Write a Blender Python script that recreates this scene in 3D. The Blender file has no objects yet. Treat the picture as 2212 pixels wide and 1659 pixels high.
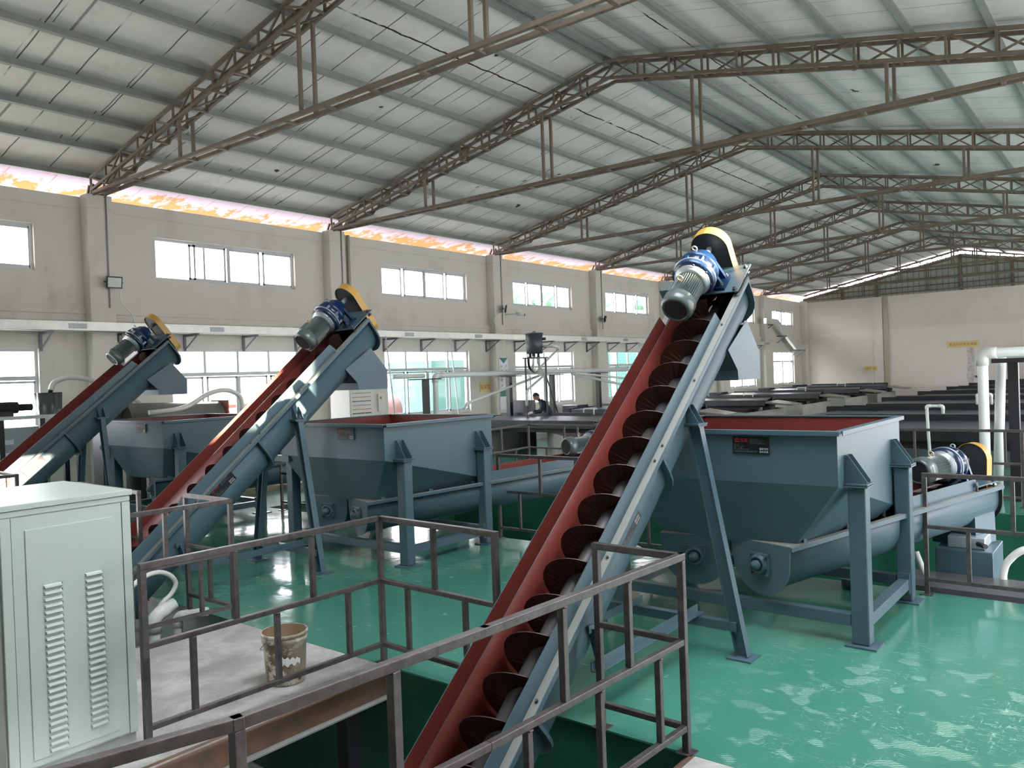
import bpy, bmesh, math, random
from mathutils import Vector, Matrix, Euler
random.seed(7)
SC = bpy.context.scene
COL = SC.collection
PI = math.pi

# ------------------------------------------------------------------ camera
CAM_H = 2.24
yaw, pitch, roll, FPX = -6.75550896e-01, -1.00776627e-02, 3.57497298e-02, 1719.17
_f = Vector((math.sin(yaw) * math.cos(pitch), math.cos(yaw) * math.cos(pitch), math.sin(pitch)))
_r = Vector((math.cos(yaw), -math.sin(yaw), 0))
_d = _f.cross(_r)
_r2 = math.cos(roll) * _r + math.sin(roll) * _d
_d2 = -math.sin(roll) * _r + math.cos(roll) * _d
cam_data = bpy.data.cameras.new('camera')
cam = bpy.data.objects.new('camera', cam_data)
COL.objects.link(cam)
m = Matrix.Identity(4)
for i in range(3):
    m[i][0] = _r2[i]; m[i][1] = -_d2[i]; m[i][2] = -_f[i]
m[2][3] = CAM_H
cam.matrix_world = m
cam_data.sensor_fit = 'HORIZONTAL'
cam_data.sensor_width = 36.0
cam_data.lens = 36.0 * FPX / 2212.0
cam_data.clip_start = 0.05
cam_data.clip_end = 500
SC.camera = cam

# ------------------------------------------------------------------ world, sun, portals, exposure
SKY = 4.2
W = bpy.data.worlds.new('sky'); SC.world = W; W.use_nodes = True
wb = W.node_tree.nodes['Background']
wb.inputs[0].default_value = (0.96, 0.935, 1.0, 1); wb.inputs[1].default_value = SKY
SC.view_settings.view_transform = 'Standard'
SC.view_settings.look = 'None'
SC.view_settings.gamma = 1.0
SC.view_settings.use_curve_mapping = False
SC.view_settings.exposure = 2.0
SC.cycles.use_denoising = True
SC.cycles.max_bounces = 8
SC.cycles.diffuse_bounces = 5
SC.cycles.glossy_bounces = 4
SC.cycles.transparent_max_bounces = 12
SC.cycles.caustics_reflective = False
SC.cycles.caustics_refractive = False
SC.cycles.sample_clamp_indirect = 8.0

sun_d = bpy.data.lights.new('sun', 'SUN'); sun_d.energy = 20.0; sun_d.angle = math.radians(0.4)
sun_d.color = (1.0, 0.80, 0.58)
sun = bpy.data.objects.new('sun', sun_d); COL.objects.link(sun)
sun.rotation_euler = Vector((-5.0, -1.0, -1.28)).to_track_quat('-Z', 'Y').to_euler()

def portal(loc, direction, w, h):
    d = bpy.data.lights.new('window_daylight', 'AREA'); d.shape = 'RECTANGLE'; d.size = w; d.size_y = h
    d.cycles.is_portal = True
    o = bpy.data.objects.new('window_daylight', d); COL.objects.link(o)
    o.location = loc
    o.rotation_euler = Vector(direction).to_track_quat('-Z', 'Z').to_euler()

XL, XR, YN, YF = -16.8, 3.0, -6.0, 50.2      # inner faces of the hall
RIDGE_X, RIDGE_Z, SLOPE = -8.05, 8.45, 0.208
def roof_z(x): return RIDGE_Z - SLOPE * abs(x - RIDGE_X)
UP_L = [(-4.6, -1.0), (2.7, 6.33), (8.73, 12.36), (15.28, 18.85), (21.2, 24.72), (27.1, 30.58), (33.0, 36.5), (38.9, 42.4), (45.0, 48.42)]
LO_L = UP_L[:2] + [(9.0, 12.4)] + UP_L[3:]
UP_R = [(0.2, 2.6), (7.1, 12.6), (13.9, 18.9), (20.1, 25.1), (26.2, 31.2), (32.4, 37.2), (38.4, 43.2), (44.4, 49.2)]
RU0, RU1 = 4.42, 5.72
LO_R = []
TOP_FILL = (-3.7, -0.1, 2.0, 6.6)     # added opening for top fill light (x0, x1, y0, y1) above the open floor, out of frame
OPEN_R = [(6.3, 9.6, 0.0, 4.1), (11.2, 15.6, 0.0, 4.2), (17.6, 22.4, 0.0, 4.2), (24.2, 29.2, 0.0, 4.2), (31.0, 36.0, 0.0, 4.2), (38.0, 43.0, 0.0, 4.2), (44.4, 49.2, 0.0, 4.2)]  # unseen open doorways; the farther ones added to brighten the hall
for a, b in UP_L: portal((XL - 0.3, (a + b) / 2, 5.07), (1, 0, 0), b - a, 0.91)
for a, b in LO_L: portal((XL - 0.3, (a + b) / 2, 2.15), (1, 0, 0), b - a, 1.9)
for a, b in UP_R: portal((XR + 0.3, (a + b) / 2, 5.07), (-1, 0, 0), b - a, 1.3)
for a, b in LO_R: portal((XR + 0.3, (a + b) / 2, 2.15), (-1, 0, 0), b - a, 1.9)
portal(((TOP_FILL[0] + TOP_FILL[1]) / 2, (TOP_FILL[2] + TOP_FILL[3]) / 2, roof_z((TOP_FILL[0] + TOP_FILL[1]) / 2) + 0.35), (0, 0, -1), TOP_FILL[1] - TOP_FILL[0] + 0.2, TOP_FILL[3] - TOP_FILL[2])
for a, b, c, d in OPEN_R: portal((XR + 0.3, (a + b) / 2, (c + d) / 2), (-1, 0, 0), b - a, d - c)

# ------------------------------------------------------------------ material helpers
MATS = {}
def mat(name, col, rough=0.5, metal=0.0, spec=0.5, noise=None, bump=None, coat=0.0, rvar=0.0, nscale=6.0, detail=5.0):
    """principled with optional colour noise (second colour, amount) and bump (scale, strength)"""
    if name in MATS: return MATS[name]
    M = bpy.data.materials.new(name); M.use_nodes = True
    N = M.node_tree.nodes; L = M.node_tree.links; P = N['Principled BSDF']
    P.inputs['Base Color'].default_value = (*col, 1); P.inputs['Roughness'].default_value = rough
    P.inputs['Metallic'].default_value = metal; P.inputs['Specular IOR Level'].default_value = spec
    P.inputs['Coat Weight'].default_value = coat
    tc = N.new('ShaderNodeTexCoord')
    if noise or rvar:
        t = N.new('ShaderNodeTexNoise'); t.inputs['Scale'].default_value = nscale; t.inputs['Detail'].default_value = detail
        t.inputs['Roughness'].default_value = 0.65
        L.new(tc.outputs['Object'], t.inputs['Vector'])
        if noise:
            r = N.new('ShaderNodeValToRGB'); r.color_ramp.elements[0].position = 0.5 - noise[1] / 2; r.color_ramp.elements[1].position = 0.5 + noise[1] / 2
            r.color_ramp.elements[0].color = (*col, 1); r.color_ramp.elements[1].color = (*noise[0], 1)
            L.new(t.outputs[0], r.inputs[0]); L.new(r.outputs[0], P.inputs['Base Color'])
        if rvar:
            q = N.new('ShaderNodeMapRange'); q.inputs[3].default_value = max(0.02, rough - rvar); q.inputs[4].default_value = rough + rvar
            L.new(t.outputs[0], q.inputs[0]); L.new(q.outputs[0], P.inputs['Roughness'])
    if bump:
        t = N.new('ShaderNodeTexNoise'); t.inputs['Scale'].default_value = bump[0]; t.inputs['Detail'].default_value = 4
        b = N.new('ShaderNodeBump'); b.inputs['Strength'].default_value = bump[1]; b.inputs['Distance'].default_value = 0.02
        L.new(tc.outputs['Object'], t.inputs['Vector']); L.new(t.outputs[0], b.inputs['Height']); L.new(b.outputs[0], P.inputs['Normal'])
    MATS[name] = M
    return M

class G:
    """tiny node-graph builder"""
    def __init__(s, name, rough=0.5, spec=0.5, metal=0.0):
        s.M = bpy.data.materials.new(name); s.M.use_nodes = True; MATS[name] = s.M
        s.N = s.M.node_tree.nodes; s.L = s.M.node_tree.links; s.P = s.N['Principled BSDF']
        s.P.inputs['Roughness'].default_value = rough; s.P.inputs['Specular IOR Level'].default_value = spec; s.P.inputs['Metallic'].default_value = metal
        s.pos = s.N.new('ShaderNodeTexCoord').outputs['Object']
        x = s.N.new('ShaderNodeSeparateXYZ'); s.L.new(s.pos, x.inputs[0]); s.x, s.y, s.z = x.outputs
    def put(s, sock, v):
        if hasattr(v, 'default_value') or hasattr(v, 'links'): s.L.new(v, sock)
        else:
            if hasattr(sock.default_value, '__len__') and hasattr(v, '__len__') and len(v) == 3 and len(sock.default_value) == 4: v = (*v, 1)
            sock.default_value = v
    def math(s, op, a, b=0.0, c=0.0):
        n = s.N.new('ShaderNodeMath'); n.operation = op
        for i, v in enumerate((a, b, c)): s.put(n.inputs[i], v)
        return n.outputs[0]
    def noise(s, scale, detail=3, rough=0.6, vec=None, dist=0.0):
        n = s.N.new('ShaderNodeTexNoise'); n.inputs['Scale'].default_value = scale; n.inputs['Detail'].default_value = detail
        n.inputs['Roughness'].default_value = rough; n.inputs['Distortion'].default_value = dist
        s.L.new(vec if vec is not None else s.pos, n.inputs['Vector']); return n.outputs[0]
    def map(s, scale=(1, 1, 1), rot=(0, 0, 0), loc=(0, 0, 0)):
        n = s.N.new('ShaderNodeMapping'); n.inputs['Scale'].default_value = scale; n.inputs['Rotation'].default_value = rot; n.inputs['Location'].default_value = loc
        s.L.new(s.pos, n.inputs[0]); return n.outputs[0]
    def step(s, v, lo, hi):
        n = s.N.new('ShaderNodeMapRange'); n.interpolation_type = 'SMOOTHSTEP'; s.put(n.inputs[0], v); n.inputs[1].default_value = lo; n.inputs[2].default_value = hi
        return n.outputs[0]
    def mix(s, f, a, b):
        n = s.N.new('ShaderNodeMix'); n.data_type = 'RGBA'; s.put(n.inputs[0], f); s.put(n.inputs[6], a); s.put(n.inputs[7], b); return n.outputs[2]
    def color(s, v): s.put(s.P.inputs['Base Color'], v)
    def rough(s, v): s.put(s.P.inputs['Roughness'], v)
    def bump(s, h, strength=0.2, dist=0.01):
        b = s.N.new('ShaderNodeBump'); b.inputs['Strength'].default_value = strength; b.inputs['Distance'].default_value = dist
        s.L.new(h, b.inputs['Height']); s.L.new(b.outputs[0], s.P.inputs['Normal'])

# paints and metals
blue = mat('blue_grey_paint', (0.054, 0.102, 0.128), 0.42, noise=((0.062, 0.113, 0.140), 0.5), nscale=2.5, rvar=0.05, coat=0.0, spec=0.4)
red = mat('red_oxide_paint', (0.15, 0.030, 0.023), 0.36, noise=((0.175, 0.037, 0.029), 0.5), nscale=3.0)
glare_beige = mat('flange_glare_beige', (0.25, 0.26, 0.235), 0.55, noise=((0.20, 0.22, 0.205), 0.5), nscale=9)  # beige stands for ceiling glare on blue-painted flange tops, reused for pale platform edges
flight_m = mat('screw_steel', (0.035, 0.028, 0.027), 0.45, noise=((0.075, 0.032, 0.022), 0.4), nscale=5, metal=0.2)
shaft_m = mat('shaft_steel', (0.10, 0.10, 0.105), 0.5, metal=0.2)
motor_m = mat('motor_grey_green', (0.085, 0.115, 0.11), 0.3, coat=0.2)
darkmetal = mat('dark_metal', (0.02, 0.024, 0.026), 0.5)
reducer_m = mat("reducer_blue", (0.006, 0.024, 0.075), 0.28, coat=0.3)
machined = mat('machined_steel', (0.45, 0.5, 0.54), 0.35, metal=0.6)
yellow = mat('guard_yellow', (0.48, 0.28, 0.05), 0.4, noise=((0.44, 0.27, 0.06), 0.4), nscale=4)
brass = mat('eye_bolt_brass', (0.6, 0.52, 0.3), 0.35, metal=0.7)
bolt_m = mat('bolt_steel', (0.10, 0.11, 0.12), 0.45, metal=0.5)
raw = mat('raw_tube_steel', (0.062, 0.054, 0.053), 0.36, metal=0.45, noise=((0.125, 0.115, 0.113), 0.4), nscale=14, rvar=0.12, bump=(60, 0.08))
weld_m = mat('weld_bead', (0.14, 0.10, 0.085), 0.5, metal=0.4)
truss_m = mat('truss_brown', (0.125, 0.10, 0.078), 0.6, noise=((0.19, 0.155, 0.12), 0.5), nscale=3)
purlin_m = mat('purlin_grey', (0.21, 0.23, 0.215), 0.6, noise=((0.28, 0.30, 0.28), 0.5), nscale=3)
alu = mat('window_aluminium', (0.55, 0.58, 0.58), 0.4)
white_pvc = mat('white_pvc', (0.72, 0.77, 0.75), 0.3)
grey_pvc = mat('grey_pvc', (0.50, 0.51, 0.47), 0.4)
hose_m = mat('milky_hose', (0.72, 0.73, 0.68), 0.3)
cab_m = mat('cabinet_mint', (0.42, 0.50, 0.46), 0.38, noise=((0.45, 0.53, 0.485), 0.6), nscale=1.5, bump=(220, 0.02))
cab_dark = mat('cabinet_side', (0.42, 0.46, 0.43), 0.4)
black = mat('black_plastic', (0.012, 0.013, 0.014), 0.4)
blackframe = mat('table_black', (0.008, 0.009, 0.012), 0.45)
galv = mat('galvanised_tray', (0.55, 0.58, 0.53), 0.35, metal=0.35, noise=((0.66, 0.68, 0.62), 0.4), nscale=5)
concrete = mat('concrete_tank', (0.34, 0.34, 0.31), 0.8, noise=((0.24, 0.24, 0.22), 0.5), nscale=2.5, bump=(20, 0.2))
rustch = mat('rusty_channel', (0.10, 0.075, 0.06), 0.6, noise=((0.20, 0.105, 0.06), 0.4), nscale=7, metal=0.2)
skin = mat('skin', (0.36, 0.19, 0.13), 0.5)
cloth_navy = mat('navy_jacket', (0.012, 0.022, 0.04), 0.8)
hair_m = mat('black_hair', (0.01, 0.009, 0.009), 0.6)
glove_m = mat('white_glove', (0.75, 0.75, 0.75), 0.8)
paper = mat('white_label', (0.8, 0.82, 0.84), 0.5)
sign_y = mat('sign_yellow', (0.72, 0.60, 0.25), 0.6)
sign_red = mat('sign_red', (0.45, 0.08, 0.05), 0.6)
teal = mat('sign_teal', (0.05, 0.25, 0.23), 0.6)
plate_black = mat('nameplate_black', (0.006, 0.008, 0.010), 0.3)
plate_red = mat('nameplate_red', (0.60, 0.03, 0.05), 0.4)
plate_white = mat('nameplate_white', (0.75, 0.78, 0.8), 0.4)
plate_grey = mat('nameplate_grey', (0.16, 0.18, 0.19), 0.4)
beige_col = mat('old_pipe_beige', (0.45, 0.43, 0.32), 0.6)

# green epoxy floor: glossy, slightly wavy, with white dusty shoe scuffs near the open door
g = G('green_epoxy', 0.12, 0.55)
n1 = g.noise(0.9, 4); base = g.mix(n1, (0.042, 0.185, 0.13), (0.062, 0.235, 0.172))
area = g.math('MULTIPLY', g.step(g.x, -3.1, -1.0), g.math('MULTIPLY', g.step(g.y, 7.6, 5.6), g.step(g.y, 2.5, 4.2)))
nd = g.noise(2.2, 2, 0.5, dist=0.4)
st = g.noise(9.0, 6, 0.75, vec=g.map((1.0, 3.2, 1), (0, 0, 0.5)), dist=1.6)
st2 = g.noise(7.0, 5, 0.75, vec=g.map((3.4, 0.8, 1), (0, 0, 0.35)), dist=1.2)
sc = g.math('MULTIPLY', g.math('MAXIMUM', g.step(st, 0.53, 0.70), g.math('MULTIPLY', g.step(st2, 0.55, 0.72), 0.8)), g.math('MULTIPLY', g.step(nd, 0.40, 0.60), area))
wv = g.N.new('ShaderNodeTexWave'); wv.inputs['Scale'].default_value = 17; wv.inputs['Distortion'].default_value = 5; wv.inputs['Detail'].default_value = 3
g.L.new(g.map((1, 1, 1), (0, 0, 1.0)), wv.inputs['Vector'])
tread = g.math('MULTIPLY', g.math('MULTIPLY', g.step(wv.outputs[1], 0.45, 0.8), g.step(g.noise(4.5, 1), 0.55, 0.64)), area)
sc = g.math('MINIMUM', g.math('MAXIMUM', sc, g.math('MULTIPLY', tread, 0.75)), 1.0)
fp = g.math('MULTIPLY', g.step(g.noise(5.5, 2, vec=g.map((1, 2.0, 1), (0, 0, 0.3))), 0.66, 0.72), 0.28)
fp = g.math('MULTIPLY', fp, g.step(g.y, 8.3, 6.5))
sc2 = g.math('MAXIMUM', sc, fp)
g.color(g.mix(g.math('MULTIPLY', sc2, 0.7), base, (0.50, 0.72, 0.62)))
g.rough(g.math('ADD', g.math('MULTIPLY', sc2, 0.4), g.math('ADD', 0.07, g.math('MULTIPLY', g.noise(2.4, 4), 0.12))))
g.bump(g.math('ADD', g.noise(2.0, 3), g.math('MULTIPLY', sc, 0.2)), 0.30, 0.02)
floor_m = g.M
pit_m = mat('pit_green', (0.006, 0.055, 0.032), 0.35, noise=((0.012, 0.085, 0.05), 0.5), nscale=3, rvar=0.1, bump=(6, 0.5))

# plaster wall with grey stains
def plaster(name, base_c, stain_c, amount, lo=3.6):
    g = G(name, 0.85, 0.25)
    n = g.noise(0.55, 7, 0.65, dist=0.4); n2 = g.noise(2.0, 6, 0.7, vec=g.map((1, 1, 0.35)))
    s = g.math('MULTIPLY', g.step(n, 0.46, 0.72), g.step(n2, 0.35, 0.75))
    low = g.math('MULTIPLY', g.step(g.z, lo + 1.2, lo + 0.1), g.step(g.z, lo - 0.1, lo + 0.1))
    s = g.math('ADD', g.math('MULTIPLY', s, amount), g.math('MULTIPLY', low, g.math('MULTIPLY', n2, 0.45)))
    lines = g.math('MAXIMUM', g.step(g.math('ABSOLUTE', g.math('SUBTRACT', g.z, 5.92)), 0.012, 0.004), 0.0)
    g.color(g.mix(g.math('MULTIPLY', lines, 0.35), g.mix(g.math('MINIMUM', s, 0.85), base_c, stain_c), stain_c))
    g.bump(g.noise(8, 5), 0.15, 0.01)
    return g.M
wall_m = plaster('wall_plaster', (0.68, 0.655, 0.60), (0.38, 0.35, 0.31), 0.6)
farwall_m = plaster('far_wall_plaster', (0.78, 0.72, 0.67), (0.55, 0.49, 0.43), 0.35, lo=4.2)

# ceiling boards: pale insulation boards with dark irregular seams and rust lines
def ceil_mat():
    g = G('ceiling_boards', 0.9, 0.15)
    jit = g.noise(0.7, 2); wob = g.math('MULTIPLY', g.math('SUBTRACT', g.noise(1.2, 2), 0.5), 0.05)
    row = g.math('FLOOR', g.math('DIVIDE', g.math('ADD', g.x, 8.05), 1.045))
    wn = g.N.new('ShaderNodeTexWhiteNoise'); wn.noise_dimensions = '1D'; g.L.new(row, wn.inputs['W'])
    yy = g.math('ADD', g.y, wob)
    def seam(p, off, w):
        f = g.math('FRACT', g.math('ADD', g.math('DIVIDE', yy, p), off))
        d = g.math('MULTIPLY', g.math('MINIMUM', f, g.math('SUBTRACT', 1.0, f)), p)
        return g.step(d, w, w * 0.35)
    a = seam(0.86, 0.3, 0.016)
    b = g.math('MULTIPLY', seam(1.72, g.math('MULTIPLY', wn.outputs[0], 0.35), 0.013), g.step(jit, 0.42, 0.55))
    c = g.math('MULTIPLY', seam(5.9, 0.11, 0.03), 0.7)
    s = g.math('MAXIMUM', g.math('MULTIPLY', a, g.step(g.noise(0.9, 3), 0.36, 0.5)), g.math('MAXIMUM', b, c))
    s = g.math('MULTIPLY', s, g.math('ADD', 0.42, g.math('MULTIPLY', g.step(g.x, -6.5, -9.0), 0.45)))
    # long rust line beside the ridge on both slopes
    xa = g.math('ABSOLUTE', g.math('ADD', g.x, 8.05))
    xr = g.math('ABSOLUTE', g.math('SUBTRACT', g.math('ADD', xa, g.math('MULTIPLY', g.math('SUBTRACT', g.noise(2.6, 4), 0.5), 0.10)), 1.72))
    rl = g.math('MULTIPLY', g.step(xr, 0.028, 0.008), g.step(g.noise(1.3, 4), 0.40, 0.50))
    xe = g.math('ABSOLUTE', g.math('SUBTRACT', xa, 1.72))
    ha = g.step(xe, 0.012, 0.004)
    dirt = g.math('MULTIPLY', g.step(g.noise(0.8, 6, 0.7), 0.45, 0.75), 0.35)
    # darker noisy bands beside the purlins
    pf = g.math('FRACT', g.math('DIVIDE', g.math('ADD', xa, 0.0), 1.0625))
    so = g.math('MULTIPLY', g.math('MULTIPLY', g.step(g.math('MINIMUM', pf, g.math('SUBTRACT', 1.0, pf)), 0.26, 0.02), g.noise(2.0, 4)), 0.25)
    blot = g.math('MULTIPLY', g.step(g.noise(1.9, 2), 0.735, 0.75), 0.9)
    col = g.mix(g.math('MINIMUM', g.math('ADD', dirt, so), 1.0), (0.80, 0.79, 0.765), (0.42, 0.42, 0.395))
    col = g.mix(g.math('MULTIPLY', ha, 0.35), col, (0.2, 0.19, 0.17))
    col = g.mix(s, col, (0.03, 0.03, 0.03))
    col = g.mix(g.math('MAXIMUM', rl, blot), col, (0.05, 0.018, 0.012))
    g.color(col); g.bump(g.noise(5, 5), 0.2, 0.01)
    return g.M
ceil_m = ceil_mat()
# eave overhang: thin pale boards with orange water stains, translucent to the daylight outside
g = G('eave_boards', 0.8, 0.2)
t = g.noise(1.3, 6, 0.7, vec=g.map((0.9, 1.3, 1))); wide = g.step(g.math('ADD', g.math('MULTIPLY', g.x, -1.0), g.math('MULTIPLY', g.math('SUBTRACT', t, 0.5), 3.2)), 17.22, 17.5)
f = g.math('FRACT', g.math('DIVIDE', g.y, 0.86)); sm = g.step(g.math('MINIMUM', f, g.math('SUBTRACT', 1.0, f)), 0.02, 0.008)
cc = g.mix(g.math('MULTIPLY', wide, g.step(g.noise(3.0, 4), 0.38, 0.5)), (0.38, 0.33, 0.39), (0.42, 0.17, 0.05))
g.color(g.mix(g.math('MULTIPLY', sm, 0.6), cc, (0.2, 0.14, 0.14)))
eave_m = g.M

# corrugated gable sheet
g = G('gable_sheet', 0.5, 0.4)
f = g.math('FRACT', g.math('DIVIDE', g.x, 0.30)); rb = g.step(f, 0.16, 0.08)
gc = g.mix(g.math('MULTIPLY', g.noise(0.9, 4), 0.6), (0.44, 0.47, 0.42), (0.33, 0.36, 0.31))
g.color(g.mix(rb, gc, (0.17, 0.18, 0.155))); gable_m = g.M

# checker plate: raised teardrop bars, dusty
g = G('checker_plate', 0.5, 0.5, 0.0)
def bars(rot, off):
    v = g.N.new('ShaderNodeSeparateXYZ'); g.L.new(g.map((1, 1, 1), (0, 0, rot), off), v.inputs[0])
    a = g.math('SINE', g.math('MULTIPLY', v.outputs[0], 2 * PI / 0.040)); b = g.math('SINE', g.math('MULTIPLY', v.outputs[1], 2 * PI / 0.080))
    return g.step(g.math('MULTIPLY', g.step(a, 0.62, 0.9), g.step(b, 0.1, 0.6)), 0.1, 0.9)
bh = g.math('MAXIMUM', bars(0.785, (0, 0, 0)), bars(-0.785, (0.02, 0.04, 0)))
du = g.step(g.noise(2.2, 6, 0.7, dist=0.5), 0.35, 0.7)
g.color(g.mix(du, (0.29, 0.285, 0.27), (0.54, 0.54, 0.52))); g.rough(g.math('ADD', 0.38, g.math('MULTIPLY', du, 0.25)))
g.bump(bh, 0.6, 0.004); checker = g.M

# wet shaking-table deck
g = G('wet_deck', 0.2, 0.5)
stv = g.noise(1.6, 5, 0.7, vec=g.map((0.7, 5.0, 1), (0, 0, 0.12)), dist=0.4)
g.color(g.mix(g.step(stv, 0.46, 0.66), (0.02, 0.027, 0.036), (0.13, 0.17, 0.21))); g.rough(g.math('ADD', 0.22, g.math('MULTIPLY', stv, 0.3))); deck_m = g.M

# paint-splashed bucket
g = G('bucket_plastic', 0.5, 0.4)
sp = g.noise(9, 6, 0.75); ru = g.noise(4, 5, 0.7, vec=g.map((1, 1, 0.4)))
cb = g.mix(g.step(ru, 0.42, 0.62), (0.46, 0.42, 0.33), (0.19, 0.14, 0.08)); cb = g.mix(g.step(sp, 0.52, 0.57), cb, (0.66, 0.64, 0.57)); cb = g.mix(g.step(g.noise(14, 4), 0.62, 0.66), cb, (0.09, 0.06, 0.035))
g.color(cb); bucket_m = g.M
g = G('bucket_inside', 0.5, 0.4); g.color(g.mix(g.noise(5, 4, vec=g.map((1, 1, 0.3))), (0.12, 0.055, 0.02), (0.42, 0.33, 0.2))); bucket_in = g.M

# thin clear glass
gm = bpy.data.materials.new('window_glass'); gm.use_nodes = True; MATS['window_glass'] = gm
nn = gm.node_tree.nodes; ll = gm.node_tree.links; nn.remove(nn['Principled BSDF'])
tr = nn.new('ShaderNodeBsdfTransparent'); tr.inputs[0].default_value = (0.93, 0.97, 0.96, 1); gl = nn.new('ShaderNodeBsdfGlossy'); gl.inputs['Roughness'].default_value = 0.05
mx = nn.new('ShaderNodeMixShader'); mx.inputs[0].default_value = 0.05
ll.new(tr.outputs[0], mx.inputs[1]); ll.new(gl.outputs[0], mx.inputs[2]); ll.new(mx.outputs[0], nn['Material Output'].inputs[0])
glass = gm

# ------------------------------------------------------------------ mesh helpers
V = Vector
def orient(d, up=(0, 0, 1)):
    z = V(d).normalized(); u = V(up)
    if abs(z.dot(u.normalized())) > 0.995: u = V((0, 1, 0)) if abs(z.y) < 0.9 else V((1, 0, 0))
    x = u.cross(z).normalized(); y = z.cross(x)
    return Matrix((x, y, z)).transposed()

class MB:
    def __init__(s, T=None):
        s.v = []; s.f = []; s.mi = []; s.T = T; s.cur = 0; s.sm = []
    def add(s, vs, fs, smooth=False):
        o = len(s.v)
        for p in vs:
            p = V(p); s.v.append(s.T(p) if s.T else p)
        for f in fs: s.f.append([i + o for i in f]); s.mi.append(s.cur); s.sm.append(smooth)
        return s
    def box(s, c, size, R=None):
        hx, hy, hz = size[0] / 2, size[1] / 2, size[2] / 2
        vs = [V((x, y, z)) for z in (-hz, hz) for y in (-hy, hy) for x in (-hx, hx)]
        if R is not None: vs = [R @ p for p in vs]
        vs = [p + V(c) for p in vs]
        return s.add(vs, [(0, 2, 3, 1), (4, 5, 7, 6), (0, 1, 5, 4), (2, 6, 7, 3), (0, 4, 6, 2), (1, 3, 7, 5)])
    def mm(s, a, b):
        a = V(a); b = V(b); return s.box((a + b) / 2, [abs(b[i] - a[i]) for i in range(3)])
    def bar(s, p0, p1, w, h, up=(0, 0, 1)):
        p0 = V(p0); p1 = V(p1); R = orient(p1 - p0, up)
        return s.box((p0 + p1) / 2, (w, h, (p1 - p0).length), R)
    def cyl(s, p0, p1, r, n=16, r2=None, caps=True, smooth=True):
        p0 = V(p0); p1 = V(p1); r2 = r if r2 is None else r2; R = orient(p1 - p0); vs = []
        for p, q in ((p0, r), (p1, r2)):
            for i in range(n):
                a = 2 * PI * i / n; vs.append(p + R @ V((math.cos(a) * q, math.sin(a) * q, 0)))
        s.add(vs, [(i, (i + 1) % n, n + (i + 1) % n, n + i) for i in range(n)], smooth)
        if caps: o = len(s.v) - 2 * n; s.f += [[o + i for i in range(n)][::-1], [o + n + i for i in range(n)]]; s.mi += [s.cur] * 2; s.sm += [False] * 2
        return s
    def lathe(s, p0, axis, prof, n=24, smooth=True):
        """prof: list of (distance along axis, radius)"""
        p0 = V(p0); A = V(axis).normalized(); R = orient(A); vs = []
        for t, r in prof:
            for i in range(n):
                a = 2 * PI * i / n; vs.append(p0 + A * t + R @ V((math.cos(a) * r, math.sin(a) * r, 0)))
        fs = []
        for k in range(len(prof) - 1):
            for i in range(n): fs.append((k * n + i, k * n + (i + 1) % n, (k + 1) * n + (i + 1) % n, (k + 1) * n + i))
        return s.add(vs, fs, smooth)
    def tube(s, pts, r, n=10, caps=True):
        pts = [V(p) for p in pts]; vs = []; prev = None
        for i, p in enumerate(pts):
            d = (pts[min(i + 1, len(pts) - 1)] - pts[max(i - 1, 0)]).normalized()
            if prev is None: R = orient(d); x = R @ V((1, 0, 0))
            else: x = (prev - d * prev.dot(d)).normalized()
            prev = x; y = d.cross(x); rr = r[i] if hasattr(r, '__len__') else r
            for k in range(n):
                a = 2 * PI * k / n; vs.append(p + x * math.cos(a) * rr + y * math.sin(a) * rr)
        m_ = len(pts)
        fs = [(k * n + i, k * n + (i + 1) % n, (k + 1) * n + (i + 1) % n, (k + 1) * n + i) for k in range(m_ - 1) for i in range(n)]
        s.add(vs, fs, True)
        if caps: o = len(s.v) - m_ * n; s.f += [[o + i for i in range(n)][::-1], [o + (m_ - 1) * n + i for i in range(n)]]; s.mi += [s.cur] * 2; s.sm += [False] * 2
        return s
    def prism(s, pts, vec):
        n = len(pts); vec = V(vec); vs = [V(p) for p in pts] + [V(p) + vec for p in pts]
        return s.add(vs, [list(range(n))[::-1], [n + i for i in range(n)]] + [(i, (i + 1) % n, n + (i + 1) % n, n + i) for i in range(n)])
    def build(s, name, mats, parent=None, bevel=0, shift=None, solid=None, kind=None, recalc=True):
        me = bpy.data.meshes.new(name)
        vs = [p - V(shift) for p in s.v] if shift is not None else s.v
        me.from_pydata([tuple(p) for p in vs], [], s.f)
        for m_ in (mats if isinstance(mats, (list, tuple)) else [mats]): me.materials.append(m_)
        for i, p in enumerate(me.polygons): p.material_index = s.mi[i]; p.use_smooth = s.sm[i]
        if recalc:
            b = bmesh.new(); b.from_mesh(me); bmesh.ops.recalc_face_normals(b, faces=b.faces); b.to_mesh(me); b.free()
        me.update()
        o = bpy.data.objects.new(name, me); COL.objects.link(o)
        if parent is not None: o.parent = parent
        if solid:
            q = o.modifiers.new('thickness', 'SOLIDIFY'); q.thickness = solid; q.offset = -1
            if len(me.materials) > 1: q.material_offset = 1; q.material_offset_rim = 0
        if bevel:
            q = o.modifiers.new('bevel', 'BEVEL'); q.width = bevel; q.segments = 2; q.limit_method = 'ANGLE'; q.angle_limit = math.radians(40)
        if kind: o['kind'] = kind
        return o

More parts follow.
